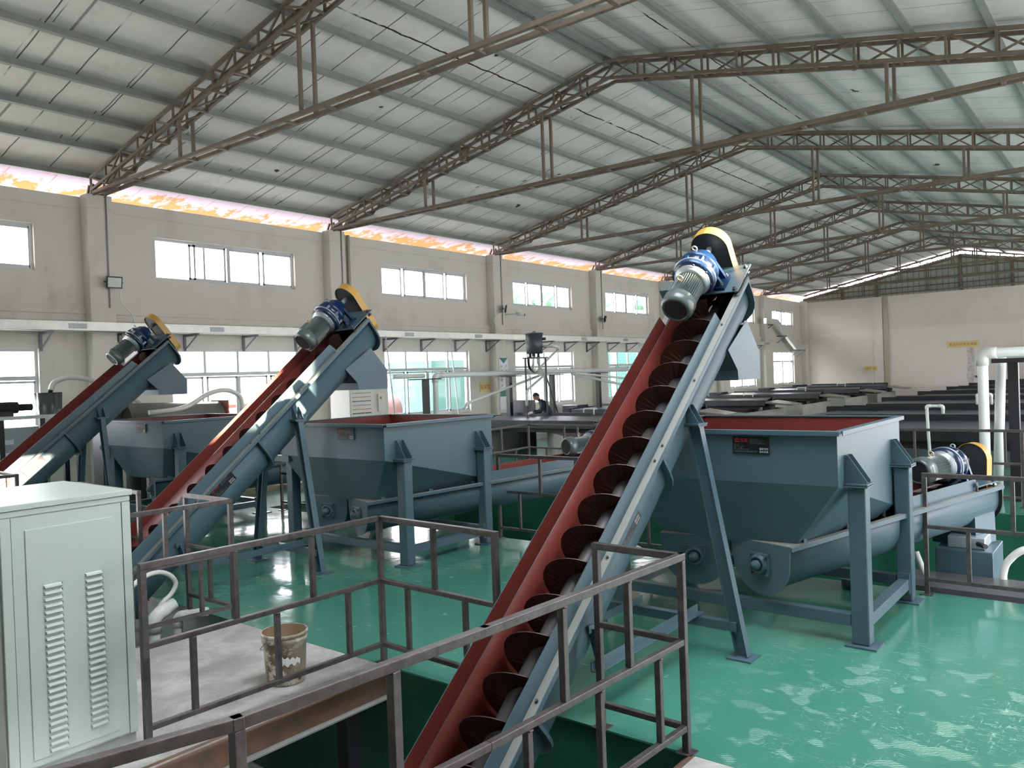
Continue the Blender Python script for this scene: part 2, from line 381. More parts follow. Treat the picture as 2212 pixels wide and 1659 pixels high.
def tag(o, label, cat, group=None, kind=None):
    o['label'] = label; o['category'] = cat
    if group: o['group'] = group
    if kind: o['kind'] = kind
    return o
def thing(name, label, cat, loc=(0, 0, 0), rz=0, group=None):
    o = bpy.data.objects.new(name, None); COL.objects.link(o); o.location = loc; o.rotation_euler = (0, 0, rz); o.empty_display_size = 0.1
    return tag(o, label, cat, group)
KIDS = {}
def children(o): return [c for c in COL.objects if c.parent == o]
def copy_tree(o, parent=None):
    c = o.copy(); COL.objects.link(c); c.parent = parent
    for ch in children(o): copy_tree(ch, c)
    return c
def dup(o, loc, label, rz=None, group=None):
    c = copy_tree(o); c.location = loc; c['label'] = label
    if rz is not None: c.rotation_euler = (0, 0, rz)
    if group: c['group'] = group
    return c
def struct(mb, name, mats, bevel=0, **k): return mb.build(name, mats, None, bevel, kind='structure', **k)

def text_part(txt, size, origin, xdir, ydir, material, parent, name='lettering', align='LEFT', spacing=1.0, squeeze=1.0):
    """flat lettering mesh lying in the plane of xdir / ydir"""
    cu = bpy.data.curves.new('t', 'FONT'); cu.body = txt; cu.size = size; cu.align_x = align; cu.space_character = spacing
    cu.resolution_u = 2
    o = bpy.data.objects.new('t', cu); COL.objects.link(o)
    dg = bpy.context.evaluated_depsgraph_get(); me = bpy.data.meshes.new_from_object(o.evaluated_get(dg))
    bpy.data.objects.remove(o); bpy.data.curves.remove(cu)
    X = V(xdir).normalized() * squeeze; Y = V(ydir).normalized()
    for v in me.vertices: v.co = V(origin) + X * v.co.x + Y * v.co.y
    me.name = name; me.materials.clear(); me.materials.append(material)
    o = bpy.data.objects.new(name, me); COL.objects.link(o)
    if parent is not None: o.parent = parent
    return o
def arc(c, r, a0, a1, n, f):
    return [V(c) + V(f(math.cos(a0 + (a1 - a0) * i / n) * r, math.sin(a0 + (a1 - a0) * i / n) * r)) for i in range(n + 1)]
def smooth_path(pts, n=6):
    pts = [V(p) for p in pts]; P = [pts[0]] + pts + [pts[-1]]; out = []
    for i in range(1, len(P) - 2):
        for k in range(n):
            t = k / n; a, b, c, d = P[i - 1], P[i], P[i + 1], P[i + 2]
            out.append(0.5 * ((2 * b) + (c - a) * t + (2 * a - 5 * b + 4 * c - d) * t * t + (3 * b - a - 3 * c + d) * t ** 3))
    return out + [pts[-1]]
def elbowed(pts, r=0.08, n=5):
    """polyline with rounded corners"""
    pts = [V(p) for p in pts]; out = [pts[0]]
    for i in range(1, len(pts) - 1):
        a = (pts[i - 1] - pts[i]); b = (pts[i + 1] - pts[i]); q = min(r, a.length * 0.49, b.length * 0.49)
        p0 = pts[i] + a.normalized() * q; p1 = pts[i] + b.normalized() * q
        for k in range(n + 1):
            t = k / n; out.append((1 - t) ** 2 * p0 + 2 * t * (1 - t) * pts[i] + t * t * p1)
    return out + [pts[-1]]

# ------------------------------------------------------------------ setting: ground, floor with two pits, walls, roof
P1A, P1B = -2.6, 4.2          # near pit (y range)
P2A, P2B = 8.5, 13.4          # far pit
PD = -1.5
fl = MB()
fl.mm((XL - 0.24, P1B, -0.012), (XR + 0.24, P2A, 0)); fl.mm((XL - 0.24, P2B, -0.012), (XR + 0.24, YF + 0.24, 0)); fl.mm((XL - 0.24, YN - 0.24, -0.012), (XR + 0.24, P1A, 0))
fl.mm((-12.6, P2A, -0.012), (XL - 0.24, P2B, 0))
struct(fl, 'floor', floor_m)
pf = MB()
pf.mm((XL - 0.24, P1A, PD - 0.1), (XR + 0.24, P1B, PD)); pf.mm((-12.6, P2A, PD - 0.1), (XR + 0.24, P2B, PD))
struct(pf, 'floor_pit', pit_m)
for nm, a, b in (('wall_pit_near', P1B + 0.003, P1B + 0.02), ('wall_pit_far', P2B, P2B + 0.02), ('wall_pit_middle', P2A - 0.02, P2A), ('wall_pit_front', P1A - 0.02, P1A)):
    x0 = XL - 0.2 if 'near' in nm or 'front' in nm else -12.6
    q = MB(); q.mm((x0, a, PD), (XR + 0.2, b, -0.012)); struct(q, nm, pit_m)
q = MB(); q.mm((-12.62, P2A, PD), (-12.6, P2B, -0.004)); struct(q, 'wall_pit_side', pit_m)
gr = MB(); gr.mm((-90, -60, -0.42), (XL - 0.24, 110, -0.32)); gr.mm((XR + 0.24, -60, -0.42), (60, 110, -0.32)); gr.mm((XL - 0.24, -60, -0.42), (XR + 0.24, YN - 0.24, -0.32)); gr.mm((XL - 0.24, YF + 0.24, -0.42), (XR + 0.24, 110, -0.32)); struct(gr, 'ground', mat('yard_concrete', (0.42, 0.41, 0.39), 0.9))

def holed_wall(name, x0, x1, y0, y1, z1, holes, m_, z0=0.0, axis='x'):
    """wall slab between x0,x1 running along y (or swapped) with rectangular holes (a0,a1,z0,z1)"""
    A = sorted({y0, y1} | {h[0] for h in holes} | {h[1] for h in holes}); Z = sorted({z0, z1} | {h[2] for h in holes} | {h[3] for h in holes})
    mb = MB()
    def P(x, a, z): return (x, a, z) if axis == 'x' else (a, x, z)
    def inside(a, z): return any(h[0] - 1e-6 < a < h[1] + 1e-6 and h[2] - 1e-6 < z < h[3] + 1e-6 for h in holes)
    def cell(i, j):
        if i < 0 or j < 0 or i >= len(A) - 1 or j >= len(Z) - 1: return False
        return not inside((A[i] + A[i + 1]) / 2, (Z[j] + Z[j + 1]) / 2)
    for i in range(len(A) - 1):
        for j in range(len(Z) - 1):
            if not cell(i, j): continue
            a, b, c, d = A[i], A[i + 1], Z[j], Z[j + 1]
            for x in (x0, x1): mb.add([P(x, a, c), P(x, b, c), P(x, b, d), P(x, a, d)], [(0, 1, 2, 3)])
            for ok, q in ((cell(i - 1, j), (a, c, a, d)), (cell(i + 1, j), (b, c, b, d)), (cell(i, j - 1), (a, c, b, c)), (cell(i, j + 1), (a, d, b, d))):
                if not ok: mb.add([P(x0, q[0], q[1]), P(x1, q[0], q[1]), P(x1, q[2], q[3]), P(x0, q[2], q[3])], [(0, 1, 2, 3)])
    bm = bmesh.new(); me = bpy.data.meshes.new(name); me.from_pydata([tuple(p) for p in mb.v], [], mb.f)
    bm.from_mesh(me); bmesh.ops.remove_doubles(bm, verts=bm.verts, dist=1e-5); bmesh.ops.recalc_face_normals(bm, faces=bm.faces); bm.to_mesh(me); bm.free()
    me.materials.append(m_); o = bpy.data.objects.new(name, me); COL.objects.link(o); o['kind'] = 'structure'; return o
UZ0, UZ1, LZ0, LZ1, TZ = 4.62, 5.53, 1.18, 3.10, 2.53
WT = 6.17
holed_wall('wall_left', XL - 0.24, XL, YN - 0.24, YF + 0.24, WT, [(a, b, UZ0, UZ1) for a, b in UP_L] + [(a, b, LZ0, LZ1) for a, b in LO_L], wall_m, z0=-0.4)
holed_wall('wall_right', XR, XR + 0.24, YN - 0.24, YF + 0.24, 5.9, [(a, b, RU0, RU1) for a, b in UP_R] + [(a, b, LZ0, LZ1) for a, b in LO_R] + OPEN_R, wall_m, z0=-0.4)
holed_wall('wall_near', YN - 0.24, YN, XL, XR, 6.2, [], wall_m, z0=-0.4, axis='y')
holed_wall('wall_far', YF, YF + 0.24, XL, XR, 6.12, [], farwall_m, z0=-0.4, axis='y')
# columns (pilasters), cross beams and ledges on the left wall
TY = [1.4, 7.46, 13.5, 20.08, 26.2, 31.8, 37.5, 43.3]
k = 0
for y in TY + [49.95, -4.6]:
    q = MB(); q.mm((XL, y - 0.25, 0), (XL + 0.30, y + 0.25, WT + 0.03)); k += 1; struct(q, 'trim_%d' % k, wall_m, 0.01)
q = MB(); q.mm((XL, YN, 3.66), (XL + 0.05, YF, 3.92)); q.mm((XL, YN, 3.80), (XL + 0.09, YF, 3.84)); struct(q, 'trim_11', wall_m)
q = MB()
for x in (-12.43, -4.3): q.mm((x - 0.25, YF - 0.06, 0), (x + 0.25, YF, 6.12))
struct(q, 'trim_12', farwall_m)
q = MB(); q.mm((XL, YF - 0.05, 3.72), (XR, YF, 3.80)); q.mm((XL, YF - 0.03, 2.93), (XR, YF, 2.96)); struct(q, 'trim_13', farwall_m)
q = MB(); q.mm((-12.1, YF - 0.1, 0), (-11.86, YF - 0.0, 6.1)); struct(q, 'trim_14', beige_col)
q = MB(); q.mm((XL + 0.0, YF - 1.6, 0.0), (XR, YF, 0.30)); struct(q, 'trim_15', concrete)
for (x, nm) in ((-0.6, 'wall_closet'),): 
    q = MB(); q.mm((-3.2, YF - 3.0, 0), (XR, YF - 0.02, 3.25)); struct(q, nm, farwall_m)

# windows: frame, sashes and panes
def window(n, y0, y1, z0, z1, x, cols, transom=None, skip=(), flip=1, leaves=None):
    r = bpy.data.objects.new('window_%d' % n, None); COL.objects.link(r); r.location = (x, (y0 + y1) / 2, z0); r['kind'] = 'structure'
    T = lambda p: p - V((x, (y0 + y1) / 2, z0))
    fw = 0.055
    f = MB(T)
    for a, b in ((y0, y0 + fw), (y1 - fw, y1)): f.mm((x - 0.04, a, z0), (x + 0.04, b, z1))
    for a, b in ((z0, z0 + fw), (z1 - fw, z1)): f.mm((x - 0.04, y0 + fw, a), (x + 0.04, y1 - fw, b))
    zt = transom if transom else z1
    if transom: f.mm((x - 0.04, y0 + fw, zt - 0.04), (x + 0.04, y1 - fw, zt + 0.04))
    w = (y1 - y0)
    c0 = y0 + w / 2
    if cols >= 4: f.mm((x - 0.04, c0 - 0.035, z0 + fw), (x + 0.04, c0 + 0.035, zt - fw))
    f.build('frame', alu, r)
    s = MB(T); g_ = MB(T)
    ed = [y0 + w * i / cols for i in range(cols + 1)]
    for i in range(cols):
        dx = 0.018 if i % 2 else -0.018; a, b = ed[i] + 0.03, ed[i + 1] - 0.03
        if leaves and i in leaves: a, b = leaves[i]
        for (ya, yb, za, zb) in ((a, a + 0.045, z0 + fw, zt - fw), (b - 0.045, b, z0 + fw, zt - fw), (a, b, z0 + fw, z0 + fw + 0.045), (a, b, zt - fw - 0.045, zt - fw)):
            s.mm((x + dx - 0.012, ya, za), (x + dx + 0.012, yb, zb))
        if i not in skip: g_.add([(x + dx, a, z0 + fw), (x + dx, b, z0 + fw), (x + dx, b, zt - fw), (x + dx, a, zt - fw)], [(0, 1, 2, 3)])
    if transom:
        for i in range(1, cols): s.mm((x - 0.03, ed[i] - 0.03, zt + 0.04), (x + 0.03, ed[i] + 0.03, z1 - fw))
        g_.add([(x, y0, zt), (x, y1, zt), (x, y1, z1), (x, y0, z1)], [(0, 1, 2, 3)])
    s.build('sash', alu, r); g_.build('pane', glass, r, recalc=False)
n = 0
for i, (a, b) in enumerate(UP_L):
    n += 1
    lv = {0: (a + 0.85, a + 1.25), 1: (a + 0.95, a + 1.75)} if i == 2 else None
    window(n, a, b, UZ0, UZ1, XL - 0.12, 4, skip=(0,) if i == 2 else (), leaves=lv)
for i, (a, b) in enumerate(LO_L):
    n += 1; window(n, a, b, LZ0, LZ1, XL - 0.12, 4, TZ)
for i, (a, b) in enumerate(UP_R):
    n += 1; window(n, a, b, RU0, RU1, XR + 0.12, 4, skip=(0, 1, 2, 3))
for i, (a, b) in enumerate(LO_R):
    n += 1; window(n, a, b, LZ0, LZ1, XR + 0.12, 4, TZ)

# roof skin (gabled ceiling boards) and eave overhang
def roof_slab(x0, x1, m_, name, y0=YN - 0.6, y1=YF + 0.9, t=0.06):
    q = MB(); q.add([(x0, y0, roof_z(x0)), (x1, y0, roof_z(x1)), (x1, y1, roof_z(x1)), (x0, y1, roof_z(x0))], [(0, 1, 2, 3)])
    q.add([(x0, y0, roof_z(x0) + t), (x1, y0, roof_z(x1) + t), (x1, y1, roof_z(x1) + t), (x0, y1, roof_z(x0) + t)], [(3, 2, 1, 0)])
    return struct(q, name, m_, recalc=False)
roof_slab(XL + 0.0, RIDGE_X, ceil_m, 'ceiling'); roof_slab(RIDGE_X, TOP_FILL[0], ceil_m, 'ceiling_right'); roof_slab(TOP_FILL[1], XR, ceil_m, 'ceiling_right_lower')
roof_slab(TOP_FILL[0], TOP_FILL[1], ceil_m, 'ceiling_right_far', y0=TOP_FILL[3]); roof_slab(TOP_FILL[0], TOP_FILL[1], ceil_m, 'ceiling_right_near', y1=TOP_FILL[2])
sk = bpy.data.objects.new('window_90', None); COL.objects.link(sk); sk['kind'] = 'structure'  # unseen roof opening, put in to light upward faces
q = MB()
for yy in (TOP_FILL[2] + 0.03, (TOP_FILL[2] + TOP_FILL[3]) / 2, TOP_FILL[3] - 0.03): q.bar((TOP_FILL[0], yy, roof_z(TOP_FILL[0]) + 0.05), (TOP_FILL[1], yy, roof_z(TOP_FILL[1]) + 0.05), 0.06, 0.05)
q.build('frame', alu, sk)  # frame of the added, unseen roof opening
q = MB(); q.mm((TOP_FILL[1], TOP_FILL[2] - 0.1, roof_z(TOP_FILL[1]) + 0.0), (TOP_FILL[1] + 0.05, TOP_FILL[3] + 0.1, roof_z(TOP_FILL[1]) + 0.42)); q.build('sun_upstand', alu, sk)  # upstand added to cut grazing sun at the opening
q = MB(); q.add([(x_, y_, roof_z(x_) + 0.08) for x_, y_ in ((TOP_FILL[0], TOP_FILL[2]), (TOP_FILL[1], TOP_FILL[2]), (TOP_FILL[1], TOP_FILL[3]), (TOP_FILL[0], TOP_FILL[3]))], [(0, 1, 2, 3)]); q.build('pane', glass, sk, recalc=False)  # pane of the added, unseen roof opening
roof_slab(XL - 2.0, XL + 0.0, eave_m, 'ceiling_eave'); roof_slab(XR, XR + 1.6, eave_m, 'ceiling_eave_right')
# gable of corrugated sheet above the far wall
gb = MB(); gb.prism([(XL, YF + 0.10, 6.12), (XR, YF + 0.10, 6.12), (XR, YF + 0.10, roof_z(XR) - 0.02), (RIDGE_X, YF + 0.10, RIDGE_Z - 0.30), (XL, YF + 0.10, roof_z(XL) - 0.24)], (0, 0.03, 0))
x = XL + 0.15
while x < XR:
    top = roof_z(x) - 0.30
    if top > 6.2: gb.mm((x - 0.03, YF + 0.065, 6.12), (x + 0.03, YF + 0.1, top))
    x += 0.30
struct(gb, 'wall_gable_far', gable_m)
q = MB(); q.prism([(XL, YN - 0.14, 6.2), (XR, YN - 0.14, 6.2), (XR, YN - 0.14, roof_z(XR)), (RIDGE_X, YN - 0.14, RIDGE_Z), (XL, YN - 0.14, roof_z(XL))], (0, 0.03, 0)); struct(q, 'wall_gable_near', gable_m)
# gable stiffening posts and rails
t = thing('gable_framing', 'brown steel posts and rails behind the corrugated far gable', 'framing', (RIDGE_X, YF - 0.05, 6.12))
S = lambda p: p - V(t.location)
for x in (-14.4, -12.43, -8.05, -5.6, -3.2, -0.6):
    q = MB(S); q.mm((x - 0.06, YF - 0.07, 6.12), (x + 0.06, YF + 0.05, roof_z(x) - 0.34)); q.build('post', truss_m, t)
for z in (6.55, 6.95, 7.4):
    q = MB(S); w = (RIDGE_Z - 0.35 - z) / SLOPE; q.mm((max(XL, RIDGE_X - w), YF - 0.02, z - 0.03), (min(XR, RIDGE_X + w), YF + 0.05, z + 0.03)); q.build('rail', truss_m, t)

# purlins
WORDS = ['ridge', 'first', 'second', 'third', 'fourth', 'fifth', 'sixth', 'seventh', 'eighth']
def purlin(x, label, w=0.06, h=0.13):
    z = roof_z(x); q = MB(lambda p: p - V((x, 22, z))); q.mm((x - w / 2, YN - 0.3, z - h), (x + w / 2, YF + 0.7, z - 0.012)); q.mm((x + w / 2 + 0.0005, YN - 0.3, z - h + 0.001), (x + w / 2 + 0.04, YF + 0.7, z - h + 0.012))
    o = q.build('roof_purlin', purlin_m); o.location = (x, 22, z); tag(o, label, 'beam', 'purlins under the roof boards')
for i in range(1, 9): purlin(RIDGE_X - 1.0625 * i - (0.12 if i == 8 else 0), 'grey steel purlin on the left roof slope, %s one down from the ridge' % WORDS[i])
for i in range(1, 11): purlin(RIDGE_X + 1.0625 * i, 'grey steel purlin on the right roof slope, %s one down from the ridge' % (WORDS + ['ninth', 'tenth'])[i])
for s_ in (-1, 1): purlin(RIDGE_X + s_ * 0.16, 'grey ridge purlin on the %s side of the roof ridge' % ('left' if s_ < 0 else 'right'), 0.08, 0.15)

# lattice trusses
ORD = ['nearest, behind the camera', 'first ahead, rising over the control cabinet', 'second ahead, its peak above the big conveyor motor', 'third ahead of the camera', 'fourth ahead of the camera', 'fifth ahead of the camera', 'sixth ahead of the camera', 'seventh ahead of the camera', 'last one, against the far gable']
def make_truss(end_y):
    t = thing('roof_truss', '', 'truss', (0, 0, 0), 0, 'brown lattice roof trusses')
    D, HW = 0.36, 0.13
    xe = XR - 0.1
    def side(xa, xb, nm):
        za, zb = roof_z(xa) - 0.15, roof_z(xb) - 0.15
        for dy in (-HW, HW):
            q = MB(); q.bar((xa, dy, za), (xb, dy, zb), 0.055, 0.055); q.build('top_chord', truss_m, t)
            q = MB(); q.bar((xa, dy, za - D + (0.1 if xa < -16 else 0)), (xb, dy, zb - D), 0.055, 0.055); q.build('bottom_chord', truss_m, t)
        q = MB(); n_ = int(abs(xb - xa) / 0.62)
        for i in range(n_):
            f0, f1 = i / n_, (i + 1) / n_
            pa = V((xa + (xb - xa) * f0, 0, za + (zb - za) * f0)); pb = V((xa + (xb - xa) * f1, 0, za + (zb - za) * f1))
            for dy in (-HW, HW):
                o = V((0, dy, 0)); dn = V((0, 0, -D))
                if (i % 2 == 0) == (dy < 0): q.bar(pa + o, pb + o + dn, 0.03, 0.03)
                else: q.bar(pa + o + dn, pb + o, 0.03, 0.03)
                q.bar(pa + o, pa + o + dn, 0.035, 0.035)
            q.bar(pa + V((0, -HW, 0)), pa + V((0, HW, 0)), 0.035, 0.035); q.bar(pa + V((0, -HW, -D)), pa + V((0, HW, -D)), 0.035, 0.035)
            q.bar(pa + V((0, -HW, -D)), pb + V((0, HW, -D)), 0.025, 0.025)
        q.build('lattice_web', truss_m, t)
    side(XL + 0.25, RIDGE_X, 'left'); side(xe, RIDGE_X, 'right')
    tie = MB()
    for dy in (-0.11, 0.11): tie.mm((XL + 0.2, dy - 0.03, 6.20), (xe, dy + 0.03, 6.26))
    x = XL + 1.0
    while x < xe: tie.mm((x - 0.03, -0.11, 6.19), (x + 0.03, 0.11, 6.22)); x += 0.95
    tie.build('tie_beam', truss_m, t)
    for x in (-13.10, -9.66, -6.30, -3.05, 0.3):
        for dy in (-0.11, 0.11):
            q = MB(); q.mm((x + dy * 0.25 - 0.025, dy - 0.025, 6.26), (x + dy * 0.25 + 0.025, dy + 0.025, roof_z(x) - 0.15 - 0.34)); q.build('hanger', truss_m, t)
    q = MB(); q.mm((XL + 0.02, -0.16, WT + 0.03), (XL + 0.30, 0.16, WT + 0.05))
    for dy in (-0.13, 0.13):
        for dx in (0.08, 0.25): q.bar((XL + dx, dy, WT + 0.04), (XL + dx + 0.1, dy, WT + 0.22), 0.04, 0.04)
    q.build('bearing_shoe', truss_m, t)
    return t
tr0 = make_truss(0); tr0.location = (0, TY[0], 0); tr0['label'] = 'brown lattice roof truss with tie bar, ' + ORD[0]
for i, y in enumerate(TY[1:] + [YF - 0.35]): dup(tr0, (0, y, 0), 'brown lattice roof truss with tie bar, ' + ORD[i + 1])

# ------------------------------------------------------------------ inclined screw conveyors
ANG = math.radians(39.5); CA, SA = math.cos(ANG), math.sin(ANG)
CX, CY0 = -3.15, 5.85           # conveyor centre line x, y of the support legs (root origin)
def LC(p):                       # conveyor-local (v across, u along axis, w up from the flange plane) -> root space
    v, u, w = p
    return V((v, 6.95 + u * CA - w * SA - CY0, 3.0 + u * SA + w * CA))
HWD, DEP, U0, U1 = 0.263, 0.20, -6.3, 0.09   # half width, straight side depth, lower and upper end
def uprofile(hw, dep, extra=0.0, n=14):
    return [(-hw, 0.0)] + [(hw * math.cos(PI + PI * i / n) , -dep + hw * math.sin(PI + PI * i / n)) for i in range(n + 1)] + [(hw, 0.0)]
def u_trough(L, hw, dep, u0, u1, T, name, parent, th=0.006):
    pr = uprofile(hw, dep); q = MB(T); n_ = len(pr)
    q.add([(v, u0, w) for v, w in pr] + [(v, u1, w) for v, w in pr], [(i, i + 1, n_ + i + 1, n_ + i) for i in range(n_ - 1)], True)
    q2 = q; o = q2.build(name, [blue, red], parent, solid=th)
    return o
def u_plate(T, u, hw, dep, margin, th, top=0.0):
    pr = uprofile(hw + margin, dep); q = MB(T)
    return q.prism([(v, u, w + (top if i in (0, len(pr) - 1) else 0)) for i, (v, w) in enumerate(pr)], (0, 0, 0)) if False else (q, pr)
def plate_prism(T, pr, u, th):
    q = MB(T); n_ = len(pr); vs = [(v, u, w) for v, w in pr] + [(v, u + th, w) for v, w in pr]
    q.add(vs, [list(range(n_)), [n_ + i for i in range(n_)][::-1]] + [(i, (i + 1) % n_, n_ + (i + 1) % n_, n_ + i) for i in range(n_)]); return q
def ring_prism(T, hw, dep, m_, u, th):
    pi_ = uprofile(hw, dep); po = uprofile(hw + m_, dep); q = MB(T); n_ = len(pi_)
    vs = []
    for uu in (u, u + th): vs += [(v, uu, w) for v, w in pi_] + [(v, uu, w) for v, w in po]
    fs = []
    for i in range(n_ - 1):
        fs += [(i, i + 1, n_ + i + 1, n_ + i), (2 * n_ + i, 3 * n_ + i, 3 * n_ + i + 1, 2 * n_ + i + 1), (n_ + i, n_ + i + 1, 3 * n_ + i + 1, 3 * n_ + i)]
    return q.add(vs, fs)
def helix(T, r0, r1, u0, u1, pitch, w, hand=1, spt=22, th=0.006, ph=0.0):
    q = MB(T); n_ = int((u1 - u0) / pitch * spt); vs = []
    for i in range(n_ + 1):
        u = u0 + (u1 - u0) * i / n_; a = ph + hand * 2 * PI * (u - u0) / pitch
        for d in (-th / 2, th / 2):
            for r in (r0, r1): vs.append((math.cos(a) * r, u + d, w + math.sin(a) * r))
    fs = []
    for i in range(n_):
        o = 4 * i; fs += [(o, o + 1, o + 5, o + 4), (o + 2, o + 6, o + 7, o + 3), (o + 1, o + 3, o + 7, o + 5)]
    return q.add(vs, fs, False)
def bolts(q, pts, d, r=0.011, h=0.018):
    for p in pts: q.cyl(V(p), V(p) + V(d).normalized() * h, r, 6, smooth=False)

def gear_motor(T, parent, u0=-0.74, w=0.27, foot=True, plate_z=0.065):
    """geared motor lying along +u; fan end at u0.  T maps (v,u,w)"""
    def lathe(prof, name, m_, n=28, par=parent):
        q = MB(T); vs = []
        for t_, r in prof:
            for i in range(n):
                a = 2 * PI * i / n; vs.append((math.cos(a) * r, t_, w + math.sin(a) * r))
        fs = [(k * n + i, k * n + (i + 1) % n, (k + 1) * n + (i + 1) % n, (k + 1) * n + i) for k in range(len(prof) - 1) for i in range(n)]
        q.add(vs, fs, True); return q.build(name, m_, par)
    q = MB(T)                                            # finned motor body
    n_ = 40; prof = []
    for i in range(n_ * 2):
        a = 2 * PI * i / (n_ * 2); r = 0.128 if (i // 1) % 2 else 0.110
        prof.append((math.cos(a) * r, math.sin(a) * r))
    vs = [(x, u0 + 0.11, w + z) for x, z in prof] + [(x, u0 + 0.40, w + z) for x, z in prof]; k_ = len(prof)
    q.add(vs, [(i, (i + 1) % k_, k_ + (i + 1) % k_, k_ + i) for i in range(k_)] + [list(range(k_)), list(range(k_, 2 * k_))])
    body = q.build('motor', motor_m, parent)
    lathe([(u0 + 0.03, 0.0), (u0 + 0.03, 0.098), (u0, 0.104), (u0 + 0.004, 0.122), (u0 + 0.03, 0.139), (u0 + 0.06, 0.143), (u0 + 0.125, 0.143), (u0 + 0.125, 0.12)], 'fan_cover', motor_m, par=body)
    g1 = MB(T); g1.add([(0, u0 + 0.008, w)] + [(math.cos(2 * PI * i / 28) * 0.103, u0 + 0.008, w + math.sin(2 * PI * i / 28) * 0.103) for i in range(28)], [(0, i + 1, (i + 1) % 28 + 1) for i in range(28)])
    for i in range(6):
        a = 2 * PI * i / 6; c_, s_ = math.cos(a), math.sin(a)
        g1.add([(c_ * 0.02, u0 + 0.004, w + s_ * 0.02), (c_ * 0.09 - s_ * 0.02, u0 + 0.002, w + s_ * 0.09 + c_ * 0.02), (c_ * 0.09 + s_ * 0.02, u0 + 0.006, w + s_ * 0.09 - c_ * 0.02)], [(0, 1, 2)])
    for r in (0.03, 0.05, 0.07, 0.09):
        for i in range(28):
            a, b = 2 * PI * i / 28, 2 * PI * (i + 1) / 28
            g1.add([(math.cos(a) * r, u0 + 0.002, w + math.sin(a) * r), (math.cos(b) * r, u0 + 0.002, w + math.sin(b) * r), (math.cos(b) * (r + .0025), u0 + 0.002, w + math.sin(b) * (r + .0025)), (math.cos(a) * (r + .0025), u0 + 0.002, w + math.sin(a) * (r + .0025))], [(0, 1, 2, 3)])
    g1.build('fan_grille', darkmetal, body, recalc=False)
    lathe([(u0 + 0.395, 0.11), (u0 + 0.40, 0.150), (u0 + 0.43, 0.150), (u0 + 0.432, 0.162), (u0 + 0.452, 0.162), (u0 + 0.452, 0.1)], 'motor_flange', machined, par=body)
    q = MB(T); q.box((-0.155, u0 + 0.27, w + 0.03), (0.10, 0.14, 0.11)); q.build('terminal_box', motor_m, body, 0.008)
    q = MB(T); c = V((0, u0 + 0.26, w + 0.155)); q.tube([c + V((math.cos(a) * 0.024, 0, math.sin(a) * 0.024)) for a in [2 * PI * i / 14 for i in range(15)]], 0.007, 8, False); q.cyl((0, u0 + 0.26, w + 0.11), (0, u0 + 0.26, w + 0.133), 0.012, 10); q.build('eye_bolt', brass, body)
    # cycloidal reducer
    red_ = lathe([(u0 + 0.452, 0.05), (u0 + 0.455, 0.188), (u0 + 0.50, 0.192), (u0 + 0.505, 0.172), (u0 + 0.585, 0.168), (u0 + 0.59, 0.185), (u0 + 0.63, 0.185), (u0 + 0.635, 0.155), (u0 + 0.74, 0.13), (u0 + 0.80, 0.085), (u0 + 0.80, 0.0)], 'reducer', reducer_m)
    q = MB(T)
    for i in range(8):
        a = 2 * PI * i / 8 + 0.2; q.box((math.cos(a) * 0.172, u0 + 0.545, w + math.sin(a) * 0.172), (0.03, 0.08, 0.03))
    q.build('rib', reducer_m, red_)
    lathe([(u0 + 0.500, 0.172), (u0 + 0.502, 0.197), (u0 + 0.512, 0.197), (u0 + 0.514, 0.172)], 'machined_rim', machined, par=red_)
    q = MB(T)
    for i in range(8):
        a = 2 * PI * i / 8 + 0.4; p = V((math.cos(a) * 0.165, u0 + 0.45, w + math.sin(a) * 0.165)); q.cyl(p, p - V((0, 0.012, 0)), 0.011, 6, smooth=False)
    q.build('bolt', bolt_m, red_)
    q = MB(T); c = V((0, u0 + 0.68, w + 0.18)); q.tube([c + V((math.cos(a) * 0.022, 0, math.sin(a) * 0.022)) for a in [2 * PI * i / 14 for i in range(15)]], 0.007, 8, False); q.cyl((0, u0 + 0.68, w + 0.13), (0, u0 + 0.68, w + 0.158), 0.012, 10); q.build('eye_bolt', machined, red_)
    pz = plate_z
    for s_ in (-1, 1):
        q = MB(T)
        q.box((s_ * 0.15, u0 + 0.66, pz + 0.018), (0.10, 0.20, 0.026)); q.prism([(s_ * 0.115, u0 + 0.60, pz + 0.03), (s_ * 0.175, u0 + 0.60, pz + 0.03), (s_ * 0.12, u0 + 0.60, w + 0.02), (s_ * 0.08, u0 + 0.60, w)], (0, 0.03, 0))
        q.prism([(s_ * 0.115, u0 + 0.71, pz + 0.03), (s_ * 0.175, u0 + 0.71, pz + 0.03), (s_ * 0.12, u0 + 0.71, w + 0.02), (s_ * 0.08, u0 + 0.71, w)], (0, 0.03, 0))
        q.build('foot', reducer_m, red_)
    lathe([(u0 + 0.80, 0.028), (u0 + 0.94, 0.028), (u0 + 0.94, 0.0)], 'output_shaft', machined, par=red_)
    return body, red_

